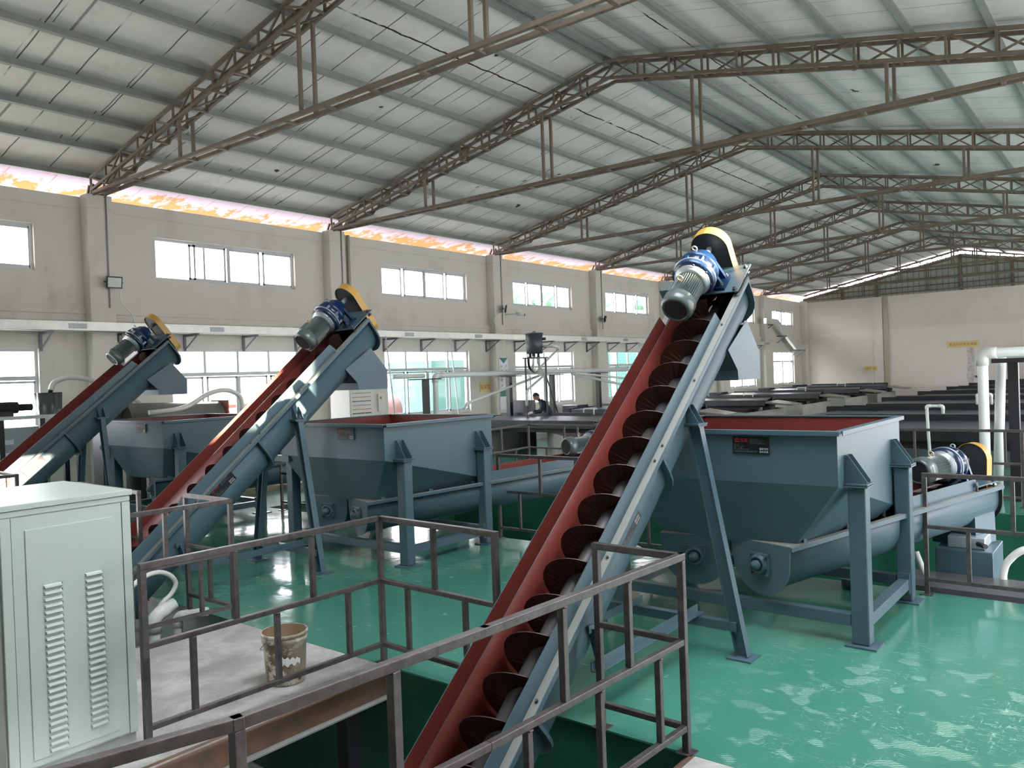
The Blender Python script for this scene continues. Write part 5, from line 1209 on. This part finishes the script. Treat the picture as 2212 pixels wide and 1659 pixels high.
# ------------------------------------------------------------------ worker bending over the nearest shaking table
def skin_mesh(name, chain, edges, material, parent, sub=2, T=None):
    """chain: list of (pos, radius); first vertex is the root"""
    me = bpy.data.meshes.new(name); me.from_pydata([tuple(T(V(c[0])) if T else c[0]) for c in chain], edges, []); o = bpy.data.objects.new(name, me); COL.objects.link(o)
    o.modifiers.new('skin', 'SKIN'); sv = me.skin_vertices[0].data if me.skin_vertices else None
    if sv is None:
        bm = bmesh.new(); bm.from_mesh(me); bm.verts.layers.skin.verify(); bm.to_mesh(me); bm.free(); sv = me.skin_vertices[0].data
    for i, c in enumerate(chain):
        r_ = c[1]; sv[i].radius = (r_, r_) if not hasattr(r_, '__len__') else r_
        sv[i].use_root = (i == 0)
    o.modifiers.new('sub', 'SUBSURF').levels = sub; o.modifiers['sub'].render_levels = sub
    dg = bpy.context.evaluated_depsgraph_get(); m2 = bpy.data.meshes.new_from_object(o.evaluated_get(dg)); bpy.data.objects.remove(o)
    m2.name = name; m2.materials.clear(); m2.materials.append(material)
    for p in m2.polygons: p.use_smooth = True
    o = bpy.data.objects.new(name, m2); COL.objects.link(o); o.parent = parent; return o
wk = thing('person', 'person in a dark navy jacket and white glove leaning over the nearest shaking table', 'person', (-13.81, 18.97, 0), math.radians(0))
# facing direction in plan: towards picture left
wf = V((-0.80, -0.60, 0)).normalized(); ws = V((0.60, -0.80, 0)).normalized()      # forward, and the person's right/left axis
def WT_(p): return wf * p[0] + ws * p[1] + V((0, 0, p[2]))
body = [((-0.05, 0, 0.92), (0.15, 0.12)), ((0.02, 0, 1.10), (0.155, 0.125)), ((0.12, 0, 1.28), (0.17, 0.13)), ((0.22, 0, 1.42), (0.13, 0.10)), ((0.29, 0, 1.49), 0.055), ((0.335, 0, 1.54), 0.055),
        ((0.20, 0.19, 1.39), 0.068), ((0.26, 0.24, 1.16), 0.052), ((0.48, 0.18, 1.14), 0.038), ((0.20, -0.19, 1.39), 0.068), ((0.28, -0.24, 1.17), 0.052), ((0.50, -0.16, 1.16), 0.038),
        ((-0.05, 0.10, 0.86), 0.095), ((0.02, 0.12, 0.48), 0.065), ((-0.04, 0.13, 0.09), 0.045), ((0.13, 0.13, 0.045), 0.04), ((-0.05, -0.10, 0.86), 0.095), ((0.02, -0.12, 0.48), 0.065), ((-0.04, -0.13, 0.09), 0.045), ((0.13, -0.13, 0.045), 0.04)]
bo = skin_mesh('body', body, [(0, 1), (1, 2), (2, 3), (3, 4), (4, 5), (3, 6), (6, 7), (7, 8), (3, 9), (9, 10), (10, 11), (0, 12), (12, 13), (13, 14), (14, 15), (0, 16), (16, 17), (17, 18), (18, 19)], cloth_navy, wk, 2, WT_)
# head: an egg with brow, nose, chin, ears; bowed forward
def head_T(p):
    a = math.radians(32); x, y, z = p; return WT_((0.385 + x * math.cos(a) + z * math.sin(a), y, 1.605 - x * math.sin(a) + z * math.cos(a)))
q = MB(head_T); n1_, n2_ = 16, 24; vs = []
for i in range(n1_ + 1):
    ph = PI * i / n1_
    for j in range(n2_):
        th = 2 * PI * j / n2_; cx_, sy_, cz_ = math.sin(ph) * math.cos(th), math.sin(ph) * math.sin(th), math.cos(ph)
        rx, ry, rz_ = 0.098, 0.076, 0.118
        x, y_, z = cx_ * rx, sy_ * ry, cz_ * rz_
        if z < 0: y_ *= 1 - 0.30 * (-z / rz_); x *= 1 - 0.12 * (-z / rz_)
        if cx_ > 0.8 and -0.5 < cz_ < 0.25: x += 0.022 * max(0, 1 - abs(sy_) * 5) * (0.6 - cz_)
        if cx_ > 0.6 and abs(cz_ - 0.08) < 0.1 and 0.2 < abs(sy_) < 0.5: x -= 0.007
        vs.append((x, y_, z))
q.add(vs, [(i * n2_ + j, i * n2_ + (j + 1) % n2_, (i + 1) * n2_ + (j + 1) % n2_, (i + 1) * n2_ + j) for i in range(n1_) for j in range(n2_)], True)
hd = q.build('head', skin, wk)
for s_ in (-1, 1):
    q = MB(head_T); q.cyl((-0.005, s_ * 0.070, 0.0), (-0.012, s_ * 0.088, 0.004), 0.028, 10, 0.022); q.build('ear', skin, hd)
    q = MB(head_T); q.cyl((0.082, s_ * 0.030, 0.016), (0.094, s_ * 0.031, 0.016), 0.011, 10, 0.006); q.build('eye', black, hd)
q = MB(head_T); q.mm((0.085, -0.022, -0.062), (0.096, 0.022, -0.056)); q.build('mouth', sign_red, hd)
q = MB(head_T); vs = []
for i in range(9):
    ph = PI * 0.54 * i / 8
    for j in range(24):
        th = 2 * PI * j / 24; c_ = math.sin(ph) * math.cos(th); k_ = 1.07
        lim = 0.0
        x, y_, z = math.sin(ph) * math.cos(th) * 0.098 * k_, math.sin(ph) * math.sin(th) * 0.076 * k_, math.cos(ph) * 0.118 * k_
        if c_ > 0.35: z = max(z, 0.052); x = min(x, 0.088)
        vs.append((x, y_, z))
q.add(vs, [(i * 24 + j, i * 24 + (j + 1) % 24, (i + 1) * 24 + (j + 1) % 24, (i + 1) * 24 + j) for i in range(8) for j in range(24)], True); q.build('hair', hair_m, hd, recalc=False)
q = MB(WT_); q.lathe(WT_((0.26, 0, 1.46)) * 0 + V((0.25, 0, 1.45)), (0.7, 0, 0.7), [(0, 0.09), (0.035, 0.082), (0.05, 0.072)], 18); q.build('collar', sign_red, bo)
for s_, m_ in ((1, glove_m), (-1, glove_m)):
    w0 = V((0.50, s_ * 0.175 if s_ > 0 else -0.155, 1.14 if s_ > 0 else 1.16))
    ch_ = [(tuple(w0 + V((-0.02, 0, 0))), 0.034), (tuple(w0 + V((0.04, 0, -0.01))), (0.042, 0.022)), (tuple(w0 + V((0.085, 0, -0.018))), (0.042, 0.018))]; ed_ = [(0, 1), (1, 2)]
    for f_, ln_ in ((-0.030, 0.055), (-0.010, 0.068), (0.010, 0.062), (0.030, 0.048)):
        b_ = len(ch_); ch_ += [(tuple(w0 + V((0.10, f_, -0.022))), 0.010), (tuple(w0 + V((0.10 + ln_ * 0.6, f_ * 1.15, -0.034))), 0.009), (tuple(w0 + V((0.10 + ln_ * 0.85, f_ * 1.15, -0.060))), 0.008)]; ed_ += [(2, b_), (b_, b_ + 1), (b_ + 1, b_ + 2)]
    b_ = len(ch_); ch_ += [(tuple(w0 + V((0.045, -s_ * 0.045, -0.02))), 0.011), (tuple(w0 + V((0.085, -s_ * 0.062, -0.04))), 0.009)]; ed_ += [(1, b_), (b_, b_ + 1)]
    skin_mesh('glove', ch_, ed_, m_, bo, 1, WT_)

# ------------------------------------------------------------------ indicator panel and machines along the left wall
t = thing('indicator_panel', 'pale control panel with rows of small buttons behind the middle conveyor chute', 'control panel', (-14.9, 12.6, 0)); S = lambda p: p - V(t.location)
q = MB(S); q.mm((-15.2, 12.05, 0.0), (-14.5, 13.25, 2.13)); q.build('housing', mat('panel_grey', (0.50, 0.51, 0.46), 0.5), t, 0.006)
q = MB(S); q.mm((-14.5, 12.08, 0.1), (-14.494, 12.78, 2.10)); fp_ = q.build('button_plate', mat('panel_face', (0.55, 0.56, 0.50), 0.45), t)
rc = [teal, bolt_m, sign_red, teal, bolt_m, sign_red, black]
for r_ in range(7):
    for c_ in range(12):
        q = MB(S); y_ = 12.14 + c_ * 0.048; z = 2.06 - r_ * 0.095; q.cyl((-14.494, y_, z), (-14.478, y_, z), 0.014 if r_ in (0, 3, 6) else 0.009, 8); q.build('button', rc[r_], fp_)
q = MB(S); q.mm((-14.5, 12.90, 1.50), (-14.46, 13.10, 1.92)); q.build('meter_box', mat('panel_face', (0.55, 0.56, 0.5)), t); q = MB(S); q.mm((-14.46, 12.95, 1.80), (-14.455, 13.0, 1.86)); q.build('badge', sign_red, t)
t = thing('mixing_tank', 'grey lobed metal tank on a frame in front of the left picture edge window', 'tank', (-15.2, 5.85, 0)); S = lambda p: p - V(t.location)
q = MB(); n_ = 48; vs = []
for z, k_ in ((1.86, 0.94), (2.24, 1.0), (2.24, 0.0)):
    for i in range(n_):
        a = 2 * PI * i / n_; r_ = (0.205 + 0.018 * math.cos(a * 6)) * k_; vs.append((math.cos(a) * r_, math.sin(a) * r_, z))
q.add(vs, [(k * n_ + i, k * n_ + (i + 1) % n_, (k + 1) * n_ + (i + 1) % n_, (k + 1) * n_ + i) for k in range(2) for i in range(n_)], True); q.build('tank_body', mat('tank_grey', (0.09, 0.10, 0.11), 0.35, metal=0.4), t)
q = MB(); q.cyl((0.02, 0.03, 2.24), (0.02, 0.03, 2.31), 0.04, 12); q.build('filler_neck', darkmetal, t)
for z in (1.84,): q = MB(); q.mm((-0.35, -0.9, 1.80), (0.30, 0.42, 1.86)); q.build('frame_top', galv, t)
for dx, dy in ((0.26, -0.85), (0.26, -0.22), (0.26, 0.38), (-0.3, -0.85), (-0.3, 0.38)): q = MB(); q.mm((dx - 0.04, dy - 0.04, 0), (dx + 0.04, dy + 0.04, 1.80)); q.build('frame_leg', darkmetal, t)
t = thing('agitator_motor', 'soot black horizontal motor beside the grey lobed tank', 'motor', (-15.2, 5.1, 1.86)); q = MB(); q.cyl((0, -0.75, 0.16), (0, 0.25, 0.14), 0.10, 20); q.cyl((0, 0.25, 0.14), (0, 0.48, 0.14), 0.06, 16); q.build('motor_body', mat('sooty', (0.02, 0.018, 0.016), 0.9), t, 0); q = MB(); q.mm((-0.12, -0.3, 0.0), (0.12, 0.15, 0.08)); q.build('motor_foot', darkmetal, t)
conduit(smooth_path([(-15.15, 5.88, 2.28), (-15.15, 5.95, 2.42), (-15.1, 6.2, 2.50), (-15.0, 6.55, 2.42), (-14.9, 6.9, 2.22), (-14.8, 7.3, 2.0)]), 0.045, hose_m, 'thick milky hose arching from the grey lobed tank', 'hose', 'hose')
conduit(smooth_path([(-14.5, 7.3, 1.80), (-14.5, 8.0, 1.86), (-14.5, 8.5, 2.10), (-14.5, 8.9, 2.16), (-14.5, 9.2, 2.02), (-14.5, 9.25, 1.75)]), 0.045, hose_m, 'milky hose rising behind the farthest hopper rim', 'hose', 'hose')
t = thing('trommel', 'grey horizontal rotary drum with red mesh guard beyond the farthest hopper', 'machine', (-15.3, 8.4, 0)); q = MB(); q.cyl((0, -1.2, 1.65), (0, 0.75, 1.60), 0.33, 30); q.build('drum', mat('trommel_grey', (0.22, 0.22, 0.20), 0.4, metal=0.3), t)
q = MB(); q.mm((-0.3, 0.80, 1.25), (0.32, 0.84, 1.95)); q.build('mesh_guard', mat('guard_red', (0.35, 0.09, 0.06), 0.6), t)
for y_ in (-1.0, 0.7): q = MB(); q.mm((-0.3, y_ - 0.05, 0), (0.3, y_ + 0.05, 1.3)); q.build('stand', darkmetal, t)
t = thing('purple_drum', 'dark purple rounded machine cover behind the hose, left of the farthest conveyor', 'machine', (-15.4, 6.75, 0)); q = MB(); q.cyl((0, -0.05, 2.0), (0, 0.4, 1.98), 0.24, 28); q.build('cover', mat('purple_cover', (0.10, 0.05, 0.075), 0.5), t); q = MB(); q.mm((-0.2, 0.0, 0), (0.2, 0.35, 1.8)); q.build('pedestal', darkmetal, t)
t = thing('inverter_cabinet', 'grey cabinet with small displays under the motor frame at the left edge', 'cabinet', (-15.35, 5.35, 0)); q = MB(); q.mm((-0.25, -0.35, 0), (0.25, 0.45, 1.66)); q.build('housing', mat('inv_grey', (0.40, 0.43, 0.43), 0.5), t, 0.01)
for y_, z in ((-0.18, 1.42), (0.18, 1.22), (-0.2, 1.2)): q = MB(); q.mm((0.25, y_ - 0.07, z - 0.04), (0.256, y_ + 0.07, z + 0.04)); q.build('display', paper, t)
for y_, z in ((-0.12, 0.9), (0.12, 0.9), (-0.12, 0.7), (0.12, 0.7)): q = MB(); q.cyl((0.25, y_, z), (0.27, y_, z), 0.025, 10); q.build('knob', black, t)
for i, (x, y, lb) in enumerate(((-15.0, 9.6, 'pile of white sacks on the floor behind the farthest hopper, left one'), (-14.6, 10.7, 'pile of white sacks on the floor behind the farthest hopper, right one'))):
    t = thing('sack_stack', lb, 'sacks', (x, y, 0.0))
    for k_ in range(3): q = MB(); q.mm((-0.35 + 0.03 * k_, -0.45, 0.10 + k_ * 0.13), (0.35 + 0.02 * k_, 0.45, 0.22 + k_ * 0.13)); q.build('sack', glove_m, t, 0.05)
    q = MB(); q.mm((-0.5, -0.55, 0.0), (0.5, 0.55, 0.10)); q.build('pallet', mat('pallet_wood', (0.25, 0.2, 0.14), 0.8), t)

# ------------------------------------------------------------------ machine in the far pit below the nearest outlet conveyor
t = thing('pump_gearbox', 'blue-grey boxed machine standing in the far pit under the outlet conveyor', 'machine', (-1.52, 9.4, PD)); S = lambda p: p - V(t.location)
q = MB(S); q.mm((-1.78, 9.15, -0.05), (-1.26, 9.85, 0.30)); q.build('gear_case', blue, t, 0.01)
q = MB(S); q.mm((-1.80, 9.13, -0.13), (-1.24, 9.87, -0.05)); q.build('case_flange', blue, t, 0.004)
q = MB(S); q.mm((-1.68, 9.25, 0.30), (-1.34, 9.70, 0.42)); q.build('top_cover', machined, t, 0.01)
q = MB(S); q.cyl((-1.40, 9.24, 0.36), (-1.32, 9.14, 0.36), 0.025, 8); q.build('plug', darkmetal, t)
q = MB(S); q.mm((-1.9, 9.05, PD), (-1.15, 9.95, -0.13)); q.build('pedestal', blackframe, t)
t = thing('tank_lid', 'long dark steel cover with bolted skirt along the far pit edge at the right', 'cover', (0.3, 9.0, -0.1)); S = lambda p: p - V(t.location)
q = MB(S); q.prism([(-1.98, 8.62, 0.02), (-1.98, 8.62, -0.05), (-1.98, 8.515, -0.16), (-1.98, 9.12, -0.16), (-1.98, 9.12, 0.06), (-1.98, 8.72, 0.06)], (4.7, 0, 0)); q.build('cover_plate', mat('cover_grey', (0.05, 0.055, 0.06), 0.35, noise=((0.10, 0.105, 0.11), 0.4), nscale=3), t)
q = MB(S); q.mm((-1.98, 8.505, PD), (2.72, 8.60, -0.16)); q.build('skirt', blackframe, t)
q = MB(S)
for x in (-1.72, -1.2, -0.95, -0.3): q.cyl((x, 8.575, -0.06), (x, 8.555, -0.045), 0.018, 6, smooth=False)
q.build('bolts', black, t)
conduit(smooth_path([(-1.17, 9.12, 0.02), (-1.17, 9.12, 0.12), (-1.12, 9.12, 0.25), (-0.95, 9.15, 0.38), (-0.5, 9.3, 0.42), (0.2, 9.6, 0.2)]), 0.035, hose_m, 'milky hose curving up at the right picture edge by the boxed machine', 'hose', 'hose')
conduit([(-1.72, 8.95, -0.3), (-1.92, 8.95, 0.28)], 0.03, white_pvc, 'short white pipe left of the boxed machine', 'water_pipe', 'pipe')
conduit(smooth_path([(-5.15, 8.80, 0.62), (-4.95, 8.8, 0.60), (-4.78, 8.80, 0.48), (-4.66, 8.8, 0.28), (-4.62, 8.8, 0.05), (-4.62, 8.8, -0.4)]), 0.028, hose_m, 'white hose arching down into the far pit right of the big conveyor', 'hose', 'hose')
conduit(smooth_path([(-6.55, 9.2, 0.05), (-6.3, 9.0, -0.1), (-6.0, 8.9, -0.12), (-5.7, 8.9, -0.02)]), 0.035, hose_m, 'white hose sagging over the far pit left of the big conveyor', 'hose', 'hose')
conduit([(-6.05, 9.6, 0.42), (-5.8, 9.5, -0.1)], 0.022, white_pvc, 'thin white pipe standing in the far pit left of the big conveyor', 'water_pipe', 'pipe')
conduit(smooth_path([(-5.25, 8.65, 0.10), (-5.0, 8.62, 0.05), (-4.8, 8.64, -0.05)]), 0.03, hose_m, 'white hose end lying by the far pit edge behind the big conveyor', 'hose', 'hose')
t = thing('hose_valve', 'small red valve lever by the white hose at the far pit', 'valve', (-6.60, 8.75, -0.1)); q = MB(); q.bar((0, 0, 0), (-0.06, 0, 0.2), 0.03, 0.015); q.build('lever', plate_red, t); q = MB(); q.cyl((0, 0, -0.12), (0, 0, 0.0), 0.03, 10); q.build('valve_body', white_pvc, t)
t = thing('cable_reel_lid', 'flat round metal lid lying on a low beam behind the nearest hopper', 'lid', (-2.35, 8.3, 0.0)); q = MB(); q.cyl((0, 0, 0.0), (0, 0, 0.10), 0.12, 24); q.build('stand', blue, t); q = MB(); q.cyl((0, 0, 0.10), (0, 0, 0.125), 0.15, 24, 0.135); q.build('disc', machined, t)

# drain hose and pipes at the foot of the middle conveyor, and pipes below the platform
conduit(smooth_path([(-7.62, 3.5, 0.22), (-7.64, 3.62, 0.36), (-7.68, 3.78, 0.42), (-7.70, 3.92, 0.42), (-7.70, 4.03, 0.36), (-7.70, 4.08, 0.27), (-7.70, 4.03, 0.18), (-7.70, 3.93, 0.11), (-7.68, 3.86, 0.02)]), 0.024, hose_m, 'white hose looping round the lower trough of the middle conveyor', 'hose', 'hose')
pipe([(-7.62, 3.80, -0.9), (-7.62, 3.80, 0.02), (-7.62, 4.02, 0.10)], 0.06, white_pvc, 'stubby white elbow pipe below the loop of the white hose', 'drain_pipe')
pipe([(-7.5, 3.98, -0.9), (-7.5, 3.98, 0.0), (-7.2, 4.12, 0.06)], 0.042, white_pvc, 'short white pipe riser right of the stubby elbow', 'drain_pipe')
pipe([(-4.60, 3.6, -0.72), (-3.9, 4.10, -0.80)], 0.025, white_pvc, 'thin white pipe low in the near pit below the platform corner', 'drain_pipe')
pipe([(-6.4, 3.4, -0.62), (-4.78, 3.38, -0.66)], 0.03, white_pvc, 'white pipe running in the dark below the chequered platform', 'drain_pipe')

# ------------------------------------------------------------------ outside, seen through the left windows
def block(name, label, cat, lo, hi, m_, parts=()):
    c = V(((lo[0] + hi[0]) / 2, (lo[1] + hi[1]) / 2, lo[2])); t = thing(name, label, cat, c); S_ = lambda p: p - c
    q = MB(S_); q.mm(lo, hi); q.build('wall', m_, t)
    for nm, a, b, mm_ in parts: q = MB(S_); q.mm(a, b); q.build(nm, mm_, t)
    return t
ow = mat('outdoor_white', (0.24, 0.26, 0.26), 0.8); ot = mat('outdoor_teal', (0.05, 0.15, 0.135), 0.6)
g = G('shutter_teal', 0.6); f = g.math('FRACT', g.math('DIVIDE', g.z, 0.16)); g.color(g.mix(g.step(f, 0.1, 0.9), (0.008, 0.085, 0.065), (0.02, 0.17, 0.13))); shut = g.M
wins = []
for y_ in (36.0, 39.6, 43.0, 47.0, 52.0): wins.append(('shutter', (-24.02, y_, 0.2), (-23.94, y_ + 2.9, 3.6), shut))
block('workshop_building', 'pale workshop with teal shutters outside the left wall windows', 'building', (-34, 35.5, -0.32), (-24, 62, 5.6), ow, wins + [('roof_edge', (-34.5, 35.0, 5.6), (-23.4, 62.5, 5.85), mat('outdoor_roof', (0.30, 0.33, 0.36), 0.6))])
block('container_office', 'long pale building far outside behind the second window', 'building', (-62, 30, -0.32), (-48, 58, 5.2), ow, [('stripe', (-47.98, 30, 3.4), (-47.94, 58, 3.7), ot)])
block('green_shed', 'low teal shed right outside the second lower window', 'building', (-22.5, 20.6, -0.32), (-20.2, 22.9, 2.9), ot)
t = thing('red_drum', 'big weathered red drum lying outside the second lower window', 'drum', (-20.5, 18.3, -0.32)); q = MB(); q.cyl((0, -1.3, 1.35), (0.1, 0.55, 1.62), 0.50, 32, caps=False); q.build('drum_shell', [mat('outdoor_red', (0.15, 0.05, 0.045), 0.6, noise=((0.17, 0.10, 0.10), 0.5), nscale=1.5)], t, solid=0.03)
q = MB(); q.mm((-0.5, -0.9, 0), (0.5, 1.0, 0.95)); q.build('cradle', ow, t)
for k_, (y_, m_, lb) in enumerate(((12.5, sign_red, 'red lattice girder lying outside the first lower window'), (13.8, ot, 'teal lattice girder lying outside the first lower window'))):
    t = thing('lattice_girder', lb, 'girder', (-21.5 - k_, y_, -0.32))
    for z in (0.9, 1.9): q = MB(); q.mm((-0.08, -1.6, z), (0.08, 3.8, z + 0.1)); q.build('chord', m_, t)
    q = MB()
    for i in range(6): q.bar((0, -1.6 + i * 0.9, 0.95), (0, -1.15 + i * 0.9, 1.95), 0.07, 0.07); q.bar((0, -1.15 + i * 0.9, 1.95), (0, -0.7 + i * 0.9, 0.95), 0.07, 0.07)
    q.build('lattice_web', m_, t)
    for y2 in (-1.4, 3.6): q = MB(); q.mm((-0.15, y2 - 0.1, 0), (0.15, y2 + 0.1, 0.9)); q.build('trestle', ow, t)
# wooded hill: trees with clumped crowns
leaf = mat('tree_leaf', (0.035, 0.085, 0.05), 0.9, noise=((0.06, 0.13, 0.075), 0.5), nscale=1.2)
bark = mat('tree_bark', (0.10, 0.08, 0.06), 0.9)
def make_tree(seed):
    random.seed(seed); t = thing('tree', '', 'tree', (0, 0, 0), 0, 'trees on the hill outside')
    q = MB(); q.cyl((0, 0, 0), (0.3, 0, 7.5), 0.35, 8, 0.15); q.build('trunk', bark, t)
    bm = bmesh.new()
    for i in range(26):
        a, r_, z = random.uniform(0, 6.28), random.uniform(0, 3.3), random.uniform(4.5, 12.5); r_ *= (1 - abs(z - 8) / 8)
        mt = Matrix.Translation((math.cos(a) * r_, math.sin(a) * r_, z)) @ Matrix.Scale(random.uniform(1.0, 2.0), 4); bmesh.ops.create_icosphere(bm, subdivisions=2, radius=1, matrix=mt)
    for v in bm.verts: v.co += V((random.uniform(-.25, .25), random.uniform(-.25, .25), random.uniform(-.25, .25)))
    me = bpy.data.meshes.new('crown'); bm.to_mesh(me); bm.free(); me.materials.append(leaf); o = bpy.data.objects.new('crown', me); COL.objects.link(o); o.parent = t; return t
hill = MB(); hill.prism([(-95, 60, -0.4), (-60, 130, -0.4), (-80, 150, 6), (-120, 80, 6)], (0, 0, 1.5)); struct(hill, 'ground_hill', leaf)
t0 = make_tree(5); t0.location = (-66, 84, 0); t0['label'] = 'leafy tree outside, seen through the third upper window, leftmost'
for i, (x, y, lb) in enumerate(((-64, 89, 'second leafy tree outside behind the third upper window'), (-66, 96, 'third leafy tree outside behind the third upper window'), (-64, 102, 'fourth leafy tree outside, at the right of the third upper window'), (-62, 112, 'leafy tree outside above the workshop roof, left in the fourth upper window'), (-60, 120, 'leafy tree outside above the workshop roof, right in the fourth upper window'))):
    dup(t0, (x, y, 0), lb, rz=i * 1.3)
